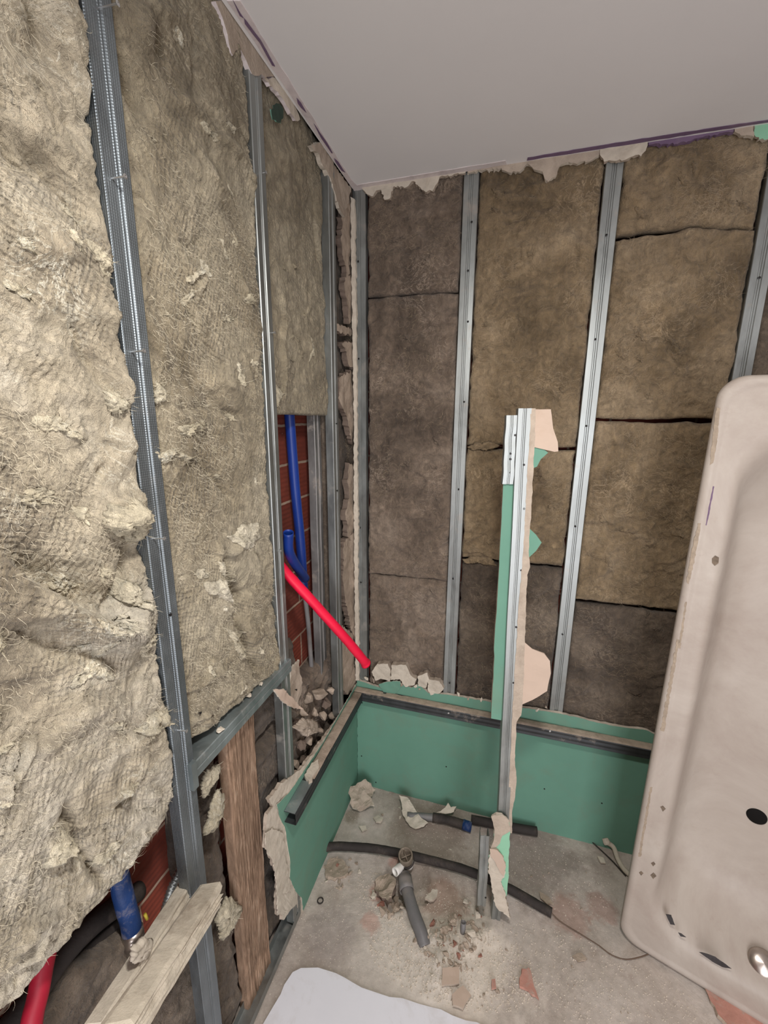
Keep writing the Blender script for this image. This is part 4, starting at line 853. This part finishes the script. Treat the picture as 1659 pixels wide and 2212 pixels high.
# pieces behind the back channel
for k, (P, lab) in enumerate((([(803, 1452), (815, 1434), (838, 1434), (844, 1452), (842, 1471), (822, 1467), (811, 1471)], 'leftmost pale gypsum block behind the back green panel'),
      ([(846, 1436), (876, 1436), (888, 1460), (900, 1467), (896, 1479), (876, 1483), (863, 1467), (844, 1469)], 'largest pale gypsum block behind the back green panel'),
      ([(903, 1460), (923, 1454), (927, 1467), (919, 1487), (903, 1483)], 'small upright gypsum block right of the largest one'),
      ([(925, 1467), (950, 1471), (959, 1487), (950, 1498), (930, 1502), (923, 1490)], 'rightmost cracked gypsum block beside the second stud'))):
    plate('gypsum_block', pxB(P, -.003), frB(-.003), .03, (M['gypsW'], M['gyps']), .002, .008, 500+k, warp=.006, label=lab, cat='plaster block')
plate('paper_flap', pxB([(818, 1478), (840, 1472), (865, 1471), (867, 1483), (853, 1500), (830, 1496)], -.004), frB(-.005), .003, (M['green'], M['gypsW']), .002, .008, 510, warp=.004, label='torn green paper flap folded over behind the back ledger channel', cat='plasterboard scrap')
bl = [((842, 1462), .022), ((868, 1478), .02), ((898, 1482), .016), ((806, 1470), .016), ((792, 1466), .016), ((905, 1490), .014), ((1012, 1508), .014), ((1040, 1512), .014), ((1070, 1520), .016), ((990, 1500), .014), ((1180, 1528), .012), ((1160, 1534), .014)]
labs = ['big pale plaster block', 'second pale plaster block', 'broad pale plaster block']
for k, (p, r) in enumerate(bl):
    c = PB(*p, .002); put(pm[(k*7) % 12], 'plaster_lump', P3(c), (r, r*.55, r*.85), (k*.3, k*.2, k*1.7), 'pale plaster lump lying behind the top edge of the back green panel', 'plaster lump', 'plaster lumps behind the back panel')

# ================================================================== STANDING POST
pb = np.array([.640, -.375, .0]); ptp = PB(1137, 880, -.34)
post = thing('partition_post', 'tall silver post with green board strip standing on the floor', 'post', tuple(pb))
d = ptp-PB(1090, 1740, -.375); d /= np.linalg.norm(d)
ud = np.array([.985, .17, 0.]); ud -= d*np.dot(ud, d); ud /= np.linalg.norm(ud); nd = np.cross(ud, d)*1.; nd = nd if nd[1] < 0 else -nd
def post_pt(px, py, off=0.):          # point on the post's front plane
    o = ptp+nd*off; v = ray(px, py); return CAM+v*np.dot(o-CAM, nd)/np.dot(v, nd)
def post2d(P, off=0.):
    O = ptp+nd*off; return [(float(np.dot(post_pt(*p, off)-O, ud)), float(np.dot(post_pt(*p, off)-O, d))) for p in P], (O, ud, d, nd)
def pstud(name, a, b, mat, w=1., off=0., seed=1, screws=()):
    A, B = post_pt(*a, off), post_pt(*b, off); prof = [(p[0]*w, p[1]) for p in STUD]
    obj(name, *profile(prof, .0008, A, B, ud, nd, n=24, wob=.0007, seed=seed), M[mat], post, False)
    for s in screws: screw(post, post_pt(*s, off), nd, .001, .003, head=False, name='screw_hole')
pstud('stud_profile', (1133.5, 882), (1087, 1770), 'galv', .74, 0, 1, [(1140, 924), (1132, 1004), (1132, 1099), (1126, 1232), (1115, 1355), (1109, 1475), (1107, 1593)])
pstud('stud_offcut', (1106, 897), (1097, 1046), 'galv', .62, -.004, 2, [(1113, 940), (1103, 980), (1103, 992), (1103, 1021)])
q, fr = post2d([(1147, 882), (1157, 882), (1155, 960), (1148, 1100), (1142, 1190), (1145, 1225), (1139, 1242), (1137, 1300), (1132, 1450), (1130, 1500), (1126, 1545), (1116, 1560), (1112, 1640), (1116, 1680), (1113, 1720), (1107, 1748), (1106, 1800), (1095, 1800), (1099, 1700), (1109, 1500), (1121, 1300), (1131, 1180), (1137, 1060), (1143, 960)], .001)
plate('board_edge', q, fr, .03, (M['gyps'], M['gypsW']), .0012, .012, 5, post)
q, fr = post2d([(1087, 1046), (1112, 1046), (1104, 1300), (1092, 1500), (1083, 1556), (1061, 1552), (1068, 1420), (1067, 1402), (1074, 1300), (1082, 1150)], -.012)
plate('board_strip', q, fr, .012, (M['green'], M['gypsW']), .0008, .03, 6, post)
q, fr = post2d([(1152, 884), (1190, 884), (1195, 925), (1205, 955), (1206, 975), (1198, 976), (1180, 972), (1154, 966)], -.010)
plate('paper_flap', q, fr, .003, (M['paper'], M['paper']), .001, .02, 7, post, warp=.002)
q, fr = post2d([(1152, 962), (1172, 968), (1184, 978), (1168, 992), (1160, 1008), (1150, 1012)], -.014)
plate('green_flap', q, fr, .002, (M['green'], M['gypsW']), .001, .02, 8, post)
q, fr = post2d([(1142, 1140), (1158, 1155), (1170, 1172), (1158, 1190), (1142, 1205)], -.012)
plate('green_flap', q, fr, .004, (M['green'], M['gypsW']), .001, .02, 9, post)
q, fr = post2d([(1130, 1385), (1150, 1402), (1176, 1413), (1188, 1428), (1190, 1455), (1184, 1480), (1182, 1493), (1150, 1512), (1122, 1524)], -.008)
plate('paper_flap', q, fr, .004, (M['paper'], M['paper']), .0015, .02, 10, post, warp=.002)
# lower part: short silver foot, torn board wrapped around, dark foot
pstud('stud_offcut', (1048, 1806), (1040, 1958), 'galv', .58, .030, 4, [(1049, 1939)])
pstud('stud_profile', (1088, 1772), (1071, 1996), 'galv', .60, -.004, 5)
q, fr = post2d([(1063, 1766), (1072, 1760), (1085, 1762), (1100, 1776), (1102, 1795), (1099, 1860), (1098, 1900), (1096, 1918), (1094, 1935), (1070, 1945), (1062, 1900), (1052, 1870), (1058, 1835), (1066, 1815), (1068, 1790)], .016)
plate('torn_board', q, fr, .010, (M['greenL'], M['gypsW']), .0014, .01, 11, post)
q, fr = post2d([(1061, 1764), (1066, 1761), (1086, 1762), (1099, 1772), (1103, 1795), (1085, 1806), (1080, 1822), (1072, 1830), (1060, 1832), (1067, 1812), (1068, 1790)], .019)
plate('torn_paper', q, fr, .003, (M['gyps'], M['gypsW']), .001, .01, 12, post, warp=.001)
q, fr = post2d([(1060, 1832), (1074, 1835), (1086, 1850), (1092, 1870), (1090, 1890), (1082, 1905), (1088, 1920), (1094, 1945), (1103, 1982), (1094, 1977), (1076, 1964), (1070, 1955), (1064, 1930), (1060, 1904), (1054, 1882), (1054, 1860)], .022)
plate('torn_core', q, fr, .012, (M['gypsW'], M['gyps']), .003, .007, 13, post, warp=.004)
q, fr = post2d([(1058, 1834), (1074, 1836), (1086, 1850), (1093, 1872), (1088, 1893), (1080, 1884), (1070, 1862), (1060, 1850)], .0255)
plate('torn_paper', q, fr, .002, (M['paper'], M['paper']), .001, .01, 14, post, warp=.001)

# ================================================================== BATHTUB ON END
ex = np.array([.351, -.115, 0]); ex /= np.linalg.norm(ex)
tb0 = PF(1334, 2024, .004)
ez = np.array([.012, .0, 1.]); ez /= np.linalg.norm(ez)
ex = ex-ez*np.dot(ex, ez); ex /= np.linalg.norm(ex); en = np.cross(ex, ez); en = en if en[1] < 0 else -en   # towards the room
tub = thing('bathtub', 'dusty beige steel bathtub standing on end against the back wall', 'bathtub', tuple(tb0))
TW, TL, TD = .75, 1.738, .23
def tubpt(u, v, dpt): return tb0+ex*u+ez*v-en*dpt
def rrect(u0, u1, v0, v1, r, n=12):
    out = []
    for cx, cy, a0_ in ((u1-r, v1-r, 0), (u0+r, v1-r, 90), (u0+r, v0+r, 180), (u1-r, v0+r, 270)):
        for k in range(n+1):
            a = math.radians(a0_+90*k/n); out.append((cx+r*math.cos(a), cy+r*math.sin(a)))
    # subdivide straights
    res = []
    for i in range(len(out)):
        a, b = np.array(out[i]), np.array(out[(i+1) % len(out)]); k = 8 if (i+1) % (n+1) == 0 else 1
        for j in range(k): res.append(tuple(a+(b-a)*j/k))
    return res
# (inset left/right, inset bottom, inset top, corner radius, depth)
LO = [(.006, .006, .006, .05, .036), (.0, .0, .0, .055, .030), (.0, .0, .0, .055, .010), (.004, .004, .004, .055, .003), (.012, .012, .012, .055, .0), (.020, .020, .020, .055, .001),
      (.024, .024, .024, .055, .004), (.030, .030, .030, .055, .0045), (.046, .060, .070, .09, .005), (.060, .080, .095, .12, .0065), (.069, .092, .112, .13, .012), (.077, .105, .128, .14, .028),
      (.084, .120, .150, .15, .065), (.093, .142, .19, .15, .115), (.106, .172, .26, .15, .168), (.126, .21, .33, .14, .203), (.17, .25, .38, .13, .215), (.22, .32, .45, .1, .222), (.30, .5, .65, .05, .224)]
V, F = [], []
for L in LO:
    il, ib, it, r, dp = L
    lp = rrect(il, TW-il, ib, TL-it, r); n_ = len(lp)
    V += [tubpt(u, v, dp) for u, v in lp]
for i in range(len(LO)-1):
    for j in range(n_): F.append((i*n_+j, i*n_+(j+1) % n_, (i+1)*n_+(j+1) % n_, (i+1)*n_+j))
F.append(tuple((len(LO)-1)*n_+j for j in range(n_)))
# outer shell slightly outside
st = len(V); OUT = [L for L in LO if L[4] >= .026 and L[0] > .07]
for il, ib, it, r, dp in OUT: V += [tubpt(u, v, dp+.004) for u, v in rrect(il-.004, TW-il+.004, ib-.004, TL-it+.004, r)]
for i in range(len(OUT)-1):
    for j in range(n_): F.append((st+i*n_+j, st+(i+1)*n_+j, st+(i+1)*n_+(j+1) % n_, st+i*n_+(j+1) % n_))
F.append(tuple(st+(len(OUT)-1)*n_+j for j in range(n_))[::-1])
shell = obj('tub_shell', V, F, M['enamel'], tub, True)
def tubpx(px, py, dp):
    v = ray(px, py); o = tb0-en*dp; p = CAM+v*np.dot(o-CAM, en)/np.dot(v, en); r_ = p-tb0; return float(np.dot(r_, ex)), float(np.dot(r_, ez))
def tubplate(name, P, dp, mat, seed, off=.0008, jag=.001):
    q = [tubpx(*p, dp) for p in P]; plate(name, q, (tb0-en*(dp-off), ex, ez, en), .001, (mat, mat), jag, .006, seed, shell)
u, v = tubpx(1635, 1766, .218)
V, F = lathe([(.025, -.002), (.0235, .002), (.021, .003), (0, .003)], tubpt(u, v, .2215), en); obj('drain_hole', V, F, M['dark'], tub, True)
def tub_hit(px, py):
    vs = [(L[1], L[4]) for L in LO]
    for k in range(400):
        dp = .22*(1-k/400); u, v = tubpx(px, py, dp)
        if np.interp(v, [q[0] for q in vs[7:]], [q[1] for q in vs[7:]]) >= dp: return u, v, dp
    return u, v, dp
u, v, dpo = tub_hit(1648, 2078)
V, F = lathe([(.034, -.006), (.034, .002), (.030, .006), (.018, .010), (0, .012)], tubpt(u, v, dpo-.004), en*.62+ez*.78); obj('overflow_cover', V, F, M['chrome'], tub, True)
chipm = mat_plain('bare_steel_chip', C(72, 70, 72), .5, .3, 60, metallic=.3, bump=.2)
chipr = mat_plain('rusty_chip', C(112, 98, 84), .8, .4, 80, bump=.3)
for k, (P, dp, mt) in enumerate((([(1438, 1974), (1450, 1976), (1458, 1998), (1448, 1996)], .0055, chipm), ([(1465, 2014), (1472, 2016), (1482, 2024), (1470, 2022)], .0055, chipm),
                         ([(1510, 2056), (1522, 2058), (1534, 2062), (1545, 2066), (1580, 2092), (1560, 2088), (1538, 2076), (1530, 2070)], .0055, chipm),
                         ([(1426, 1742), (1432, 1740), (1438, 1747), (1432, 1753)], .006, chipr), ([(1406, 1864), (1412, 1861), (1416, 1866), (1411, 1871)], .006, chipr),
                         ([(1380, 1884), (1385, 1881), (1390, 1886), (1385, 1891)], .005, chipr), ([(1405, 1890), (1412, 1885), (1418, 1892), (1411, 1898)], .006, chipr),
                         ([(1538, 1206), (1545, 1200), (1553, 1204), (1552, 1216), (1544, 1222), (1538, 1216)], .006, chipr),
                         ([(1540, 1050), (1543, 1051), (1530, 1120), (1526, 1135), (1524, 1134), (1532, 1090)], .005, M['purple']))):
    tubplate('enamel_chip', P, dp, mt, 300+k, .0012, .0006)
# dirt line of old sealant along the rim
for k, P in enumerate(([(1548, 880), (1556, 882), (1548, 960), (1540, 1000), (1533, 1005), (1540, 940)], [(1508, 1130), (1514, 1130), (1500, 1210), (1488, 1262), (1483, 1258), (1494, 1190)], [(1462, 1380), (1468, 1382), (1434, 1580), (1427, 1578)], [(1480, 1300), (1484, 1300), (1470, 1400), (1465, 1400)], [(1404, 1700), (1409, 1700), (1384, 1850), (1379, 1850)])):
    tubplate('sealant_line', P, .0009, mat_plain('old_sealant_%d' % k, C(156, 141, 124), .8, .2, 60, bump=.3), 320+k, .001, .0012)
crumpled = None

# ================================================================== FLOOR ITEMS
# white sheet in the foreground
plate('white_sheet', pxF([(568, 2212), (614, 2127), (632, 2100), (650, 2091), (687, 2090), (745, 2112), (807, 2142), (869, 2156), (930, 2175), (1030, 2208), (1120, 2245), (1150, 2400), (480, 2400)], .003), frF(.003), .006, (M['sheet'], M['gypsW']), .004, .03, 71, label='large white board lying on the floor in the foreground', cat='board')
def fl(px, py, z=0.): return PF(px, py, z)
pipe('foam_pipe', 'long black foam-covered pipe curving across the floor past the drain', 'pipe', [fl(692, 1832, .022), fl(730, 1828, .022), fl(800, 1832, .022), fl(860, 1842, .022), fl(920, 1856, .022), fl(990, 1874, .022), fl(1040, 1893, .022), fl(1100, 1920, .020), fl(1150, 1948, .018), fl(1192, 1972, .016)], .0145, 'black', wall=0, jit=.1)
pipe('thin_cable', 'thin brown wire curling from the black pipe end to the bathtub foot', 'cable', [fl(1188, 1968, .016), fl(1210, 1990, .006), fl(1250, 2015, .004), fl(1290, 2040, .004), fl(1320, 2062, .004), fl(1350, 2072, .004), fl(1380, 2068, .004), fl(1408, 2058, .004)], .0016, 'wire', wall=0)
pipe('cut_pipe', 'short black pipe with blue cut end lying near the back green panel', 'pipe', [fl(935, 1765, .022), fl(970, 1772, .022), fl(1015, 1786, .022)], .017, 'black', wall=.004, jit=.12)
V, F = tube([fl(1000, 1781, .022), fl(1018, 1787, .022)], .019, 20, .0035, k=2); obj('pipe_ring', V, F, M['blueD'], None, True, 'blue ring around the cut end of the short black pipe', 'pipe fitting')
pipe('grey_floor_pipe', 'dusty dark grey pipe lying behind the standing post', 'pipe', [fl(1018, 1770, .02), fl(1060, 1778, .02), fl(1110, 1788, .02), fl(1160, 1796, .02)], .017, 'black', wall=.003)
pipe('grey_floor_pipe', 'dusty grey tube between the paper scrap and the short black pipe', 'pipe', [fl(880, 1762, .014), fl(940, 1766, .018)], .014, 'grey', wall=.002)
# waste outlet
wc = fl(877, 1852, .062)
wt = thing('waste_trap', 'white and brown waste outlet sticking up from the floor pit', 'drain fitting', (float(wc[0]), float(wc[1]), 0.))
tilt = np.array([-.05, -.30, 1.]); tilt /= np.linalg.norm(tilt)
V, F = lathe([(.015, -.05), (.021, -.03), (.024, -.012), (.026, -.008), (.0265, .018), (.0255, .020), (.0215, .020), (.0205, .012), (.020, -.004), (0, -.006)], wc, tilt, 36); obj('threaded_cup', V, F, M['rubber'], wt, True)
V, F = lathe([(.027, -.022), (.0295, -.02), (.0295, -.012), (.027, -.010)], wc, tilt, 36); obj('seal_ring', V, F, M['black'], wt, True)
c = wc-tilt*.03
V, F = lathe([(.0, -.03), (.018, -.028), (.0245, -.015), (.0245, .010), (.02, .012)], c, tilt, 32); obj('white_body', V, F, M['white'], wt, True)
for a in (0.6, 2.17):
    dd = np.array([math.cos(a), math.sin(a), 0]); dd -= tilt*np.dot(dd, tilt); dd /= np.linalg.norm(dd)
    V, F = tube([wc+tilt*.008-dd*.019, wc+tilt*.008+dd*.019], .0028, 8, 0, k=2); obj('cross_bar', V, F, M['rubber'], wt, True)
sp0 = c; sp1 = fl(853, 1884, .045)
V, F = tube([sp0, sp1], lambda t: .0125 if t < .6 else .0145, 20, .003, k=6); obj('side_spout', V, F, M['white'], wt, True)
pipe('waste_pipe', 'grey plastic waste pipe running from the outlet towards the viewer', 'pipe', [fl(872, 1888, .022), fl(880, 1925, .016), fl(894, 1972, .014), fl(908, 2010, .010), fl(918, 2045, -.004)], .0205, 'grey', wall=.002)
V, F = tube([fl(874, 1895, .020), fl(879, 1925, .016)], .0255, 22, .002, k=3); obj('pipe_socket', V, F, M['grey'], None, True, 'wider grey socket where the waste pipe meets the outlet', 'pipe fitting')
V, F = tube([fl(999, 2018, .006), fl(1001, 1992, .045)], .0085, 14, .0015, k=2); obj('tube_stub', V, F, M['grey'], None, True, 'short dark tube stub standing in the rubble', 'pipe')
rc = fl(692, 1945, .003)
a_ = [rc+np.array([math.cos(t_), math.sin(t_), 0])*.0095 for t_ in np.linspace(0, 2*math.pi, 25)]
V, F = tube(a_, .002, 8, 0, k=0); obj('rubber_ring', V, F, M['black'], None, True, 'small black rubber ring on the floor near the left panel', 'ring')
pipe('white_conduit', 'pale grey plastic hose against the back green panel by the bathtub', 'hose', [fl(1308, 1818, .03), fl(1325, 1830, .02), fl(1335, 1856, .014), fl(1350, 1880, .012), fl(1375, 1900, .012)], .0085, 'gypsW', wall=.0015)
V, F = lathe([(.0, -.012), (.012, -.012), (.0135, -.006), (.012, .008), (.0, .010)], fl(1309, 1816, .032), (-.3, .5, .5), 10); obj('hose_nut', V, F, M['gypsW'], None, False, 'pale nut on the end of the pale grey hose', 'hose fitting')
pipe('thin_cable', 'thin black cable lying beside the pale grey hose', 'cable', [fl(1278, 1818, .004), fl(1300, 1838, .004), fl(1325, 1862, .004), fl(1352, 1892, .004)], .0022, 'black', wall=0)
# scraps
def scrap(P, label, mats, seed, z=.012, th=.003, warp=.012, jag=.002, tilt=(0, 0), cat='scrap', name='board_scrap'):
    N = np.array([tilt[0], tilt[1], 1.]); N /= np.linalg.norm(N); U = np.array([1, 0, 0.])-N*N[0]; U /= np.linalg.norm(U); W = np.cross(N, U)
    O = PF(sum(p[0] for p in P)/len(P), sum(p[1] for p in P)/len(P), z)
    q = []
    for p in P:
        v = ray(*p); x = CAM+v*np.dot(O-CAM, N)/np.dot(v, N); q.append((float(np.dot(x-O, U)), float(np.dot(x-O, W))))
    return plate(name, q, (O, U, W, N), th, mats, jag, .01, seed, warp=warp, label=label, cat=cat, smooth=False)
scrap([(752, 1700), (768, 1696), (790, 1683), (800, 1692), (812, 1704), (800, 1722), (808, 1740), (790, 1748), (775, 1752), (758, 1740)], 'crumpled beige plaster scrap standing in the corner of the green panels', (M['gyps'], M['gypsW']), 81, .045, .006, .035, .005, (.25, -.7))
scrap([(862, 1718), (880, 1722), (895, 1745), (910, 1768), (925, 1778), (915, 1788), (898, 1792), (885, 1785), (870, 1760), (868, 1740)], 'long folded beige paper scrap on the floor behind the drain', (M['gypsW'], M['gyps']), 82, .025, .003, .015, .002, (.1, -.4))
scrap([(942, 1756), (956, 1748), (968, 1734), (974, 1744), (986, 1742), (980, 1754), (962, 1758)], 'small jagged pale scrap on top of the short black pipe', (M['gypsW'], M['gyps']), 83, .042, .003, .006, .003, (0, -.5))
scrap([(806, 1766), (818, 1760), (828, 1768), (822, 1776), (812, 1776)], 'small white crumb left of the folded paper scrap', (M['gypsW'], M['gypsW']), 84, .01, .008, .006)
scrap([(775, 1784), (790, 1784), (792, 1792), (782, 1796)], 'flat white crumb nearest the left green panel', (M['gypsW'], M['gypsW']), 85, .008, .006, .004)
scrap([(918, 1940), (934, 1920), (946, 1922), (944, 1936), (930, 1946)], 'pale flat plaster piece right of the waste pipe', (M['gypsW'], M['gyps']), 86, .014, .008, .004)
scrap([(956, 2090), (992, 2088), (992, 2124), (954, 2128)], 'square tan tile piece on the rubble near the white board', (M['paper'], M['gyps']), 87, .022, .006, .002, .001)
scrap([(976, 2148), (1000, 2128), (1018, 2150), (1000, 2178), (978, 2170)], 'five-sided tan tile piece closest to the white board edge', (M['paper'], M['gyps']), 88, .02, .006, .002, .001)
scrap([(1128, 2092), (1142, 2090), (1158, 2140), (1164, 2158), (1140, 2140), (1122, 2130)], 'reddish terracotta patch on the floor right of the tile pieces', (M['red2'], M['red2']), 89, .006, .006, .002, .003)
scrap([(1062, 2116), (1070, 2114), (1072, 2134), (1062, 2136)], 'tiny red brick sliver between tile pieces and terracotta patch', (M['red2'], M['red2']), 90, .012, .006, .002, .001)
scrap([(700, 1868), (718, 1850), (740, 1855), (752, 1872), (745, 1892), (722, 1898), (704, 1892)], 'grey-brown mortar slab beside the left green panel foot', (M['rub'], M['rub']), 91, .010, .010, .012, .006)
scrap([(840, 1885), (855, 1900), (850, 1925), (838, 1950), (824, 1940), (808, 1915), (815, 1895), (828, 1888)], 'broken brown mortar edge left of the waste pipe', (M['rub'], M['stone']), 92, .010, .02, .025, .008)
scrap([(1165, 1925), (1185, 1935), (1196, 1950), (1182, 1952), (1168, 1940)], 'pale flat flake beside the black pipe end', (M['rub'], M['rub']), 93, .01, .006, .006)
scrap([(1290, 1849), (1304, 1853), (1308, 1864), (1298, 1864)], 'pale flake near the pale grey hose', (M['gypsW'], M['gyps']), 94, .008, .005, .004)
scrap([(1236, 2065), (1256, 2058), (1268, 2070), (1250, 2078)], 'small pale flake beside the thin brown wire', (M['rub'], M['rub']), 95, .006, .005, .004)
scrap([(1520, 2118), (1580, 2140), (1660, 2190), (1700, 2260), (1640, 2290), (1560, 2200), (1530, 2150)], 'broad reddish brick patch under the bathtub foot at right', (M['red2'], M['rub']), 96, .008, .01, .004, .005)
# rubble: countable chunks
protos = [chunk_mesh(400+i, .5+.05*(i % 4), 13, M['rub'], .14) for i in range(9)]+[chunk_mesh(420+i, .55, 13, M['gypsW'], .14) for i in range(4)]+[chunk_mesh(430, .6, 13, M['rubR'], .14)]
rnd = random.Random(21)
def scatter(region, n, r0_, r1_, label, group, power=2., skew=1.):
    cx, cy, ax, ay, rot = region
    for _ in range(n):
        a = rnd.uniform(0, 2*math.pi); q = rnd.random()**.6; x = ax*q*math.cos(a); y = ay*q*math.sin(a)
        px = cx+x*math.cos(rot)-y*math.sin(rot); py = cy+x*math.sin(rot)+y*math.cos(rot)
        r = 1.2*(r0_+(r1_-r0_)*rnd.random()**power); c = PF(px, py, .0)
        if c[0] < .01 or c[1] > -.02: continue
        put(rnd.choice(protos), 'rubble_chunk', (float(c[0]), float(c[1]), r*.30+fh(c[0], c[1])), (r, r*rnd.uniform(.6, 1), r*rnd.uniform(.6, 1)), (rnd.uniform(-.4, .4), rnd.uniform(-.4, .4), rnd.uniform(0, 6.3)), label, 'rubble', group)
scatter((970, 2040, 75, 60, .4), 105, .004, .017, 'small beige rubble chunk in the heap around the waste pipe foot', 'rubble chunks around the waste pipe')
scatter((850, 1945, 50, 36, .5), 52, .005, .021, 'broken mortar chunk in the pit left of the waste pipe', 'mortar chunks left of the waste pipe')
scatter((975, 2110, 120, 60, .3), 30, .002, .007, 'tiny rubble crumb on the floor beyond the white board', 'rubble crumbs beyond the white board')
scatter((735, 1885, 44, 36, -.3), 26, .004, .014, 'small rubble chunk beside the left green panel foot', 'rubble chunks by the left panel')
scatter((1010, 1990, 40, 45, 0), 34, .004, .018, 'pale rubble chunk at the foot of the standing post', 'rubble chunks by the post foot', 2.)
scatter((900, 1780, 150, 50, .28), 18, .002, .008, 'small crumb on the floor below the back green panel', 'crumbs below the back panel')
scatter((1180, 1900, 160, 70, .3), 16, .002, .007, 'small crumb on the floor between post and bathtub', 'crumbs between post and bathtub')
scatter((1230, 2120, 180, 60, .4), 16, .002, .006, 'small crumb on the floor in front of the bathtub', 'crumbs in front of the bathtub')
# uncountable grit, one object
def grit():
    V, F = [], []; base = [(1, 0, -.4), (-.5, .87, -.4), (-.5, -.87, -.4), (0, 0, .7)]
    regs = [((980, 2080, 190, 95, .3), 2200, .0021), ((880, 1950, 120, 60, .4), 900, .0021), ((1250, 2120, 330, 90, .38), 1200, .0017), ((1010, 1860, 330, 90, .25), 700, .0016), ((740, 1990, 90, 130, .4), 350, .0013)]
    for (cx, cy, ax, ay, rot), n, rr in regs:
        for _ in range(n):
            a = rnd.uniform(0, 6.283); q = rnd.random()**.55; x = ax*q*math.cos(a); y = ay*q*math.sin(a)
            c = PF(cx+x*math.cos(rot)-y*math.sin(rot), cy+x*math.sin(rot)+y*math.cos(rot), 0.)
            if c[0] < .005 or c[1] > -.005: continue
            s = rr*rnd.uniform(.4, 1.6); t_ = rnd.uniform(0, 6.28); k = len(V); z0 = fh(c[0], c[1])
            for b in base: V.append((c[0]+s*(b[0]*math.cos(t_)-b[1]*math.sin(t_)), c[1]+s*(b[0]*math.sin(t_)+b[1]*math.cos(t_)), z0+s*.3+b[2]*s*rnd.uniform(.7, 1.3)))
            F += [(k, k+1, k+3), (k+1, k+2, k+3), (k+2, k, k+3), (k, k+2, k+1)]
    obj('plaster_grit', V, F, M['grit'], None, False, 'fine pale grit and dust strewn over the concrete floor', 'grit', None, 'stuff')
grit()
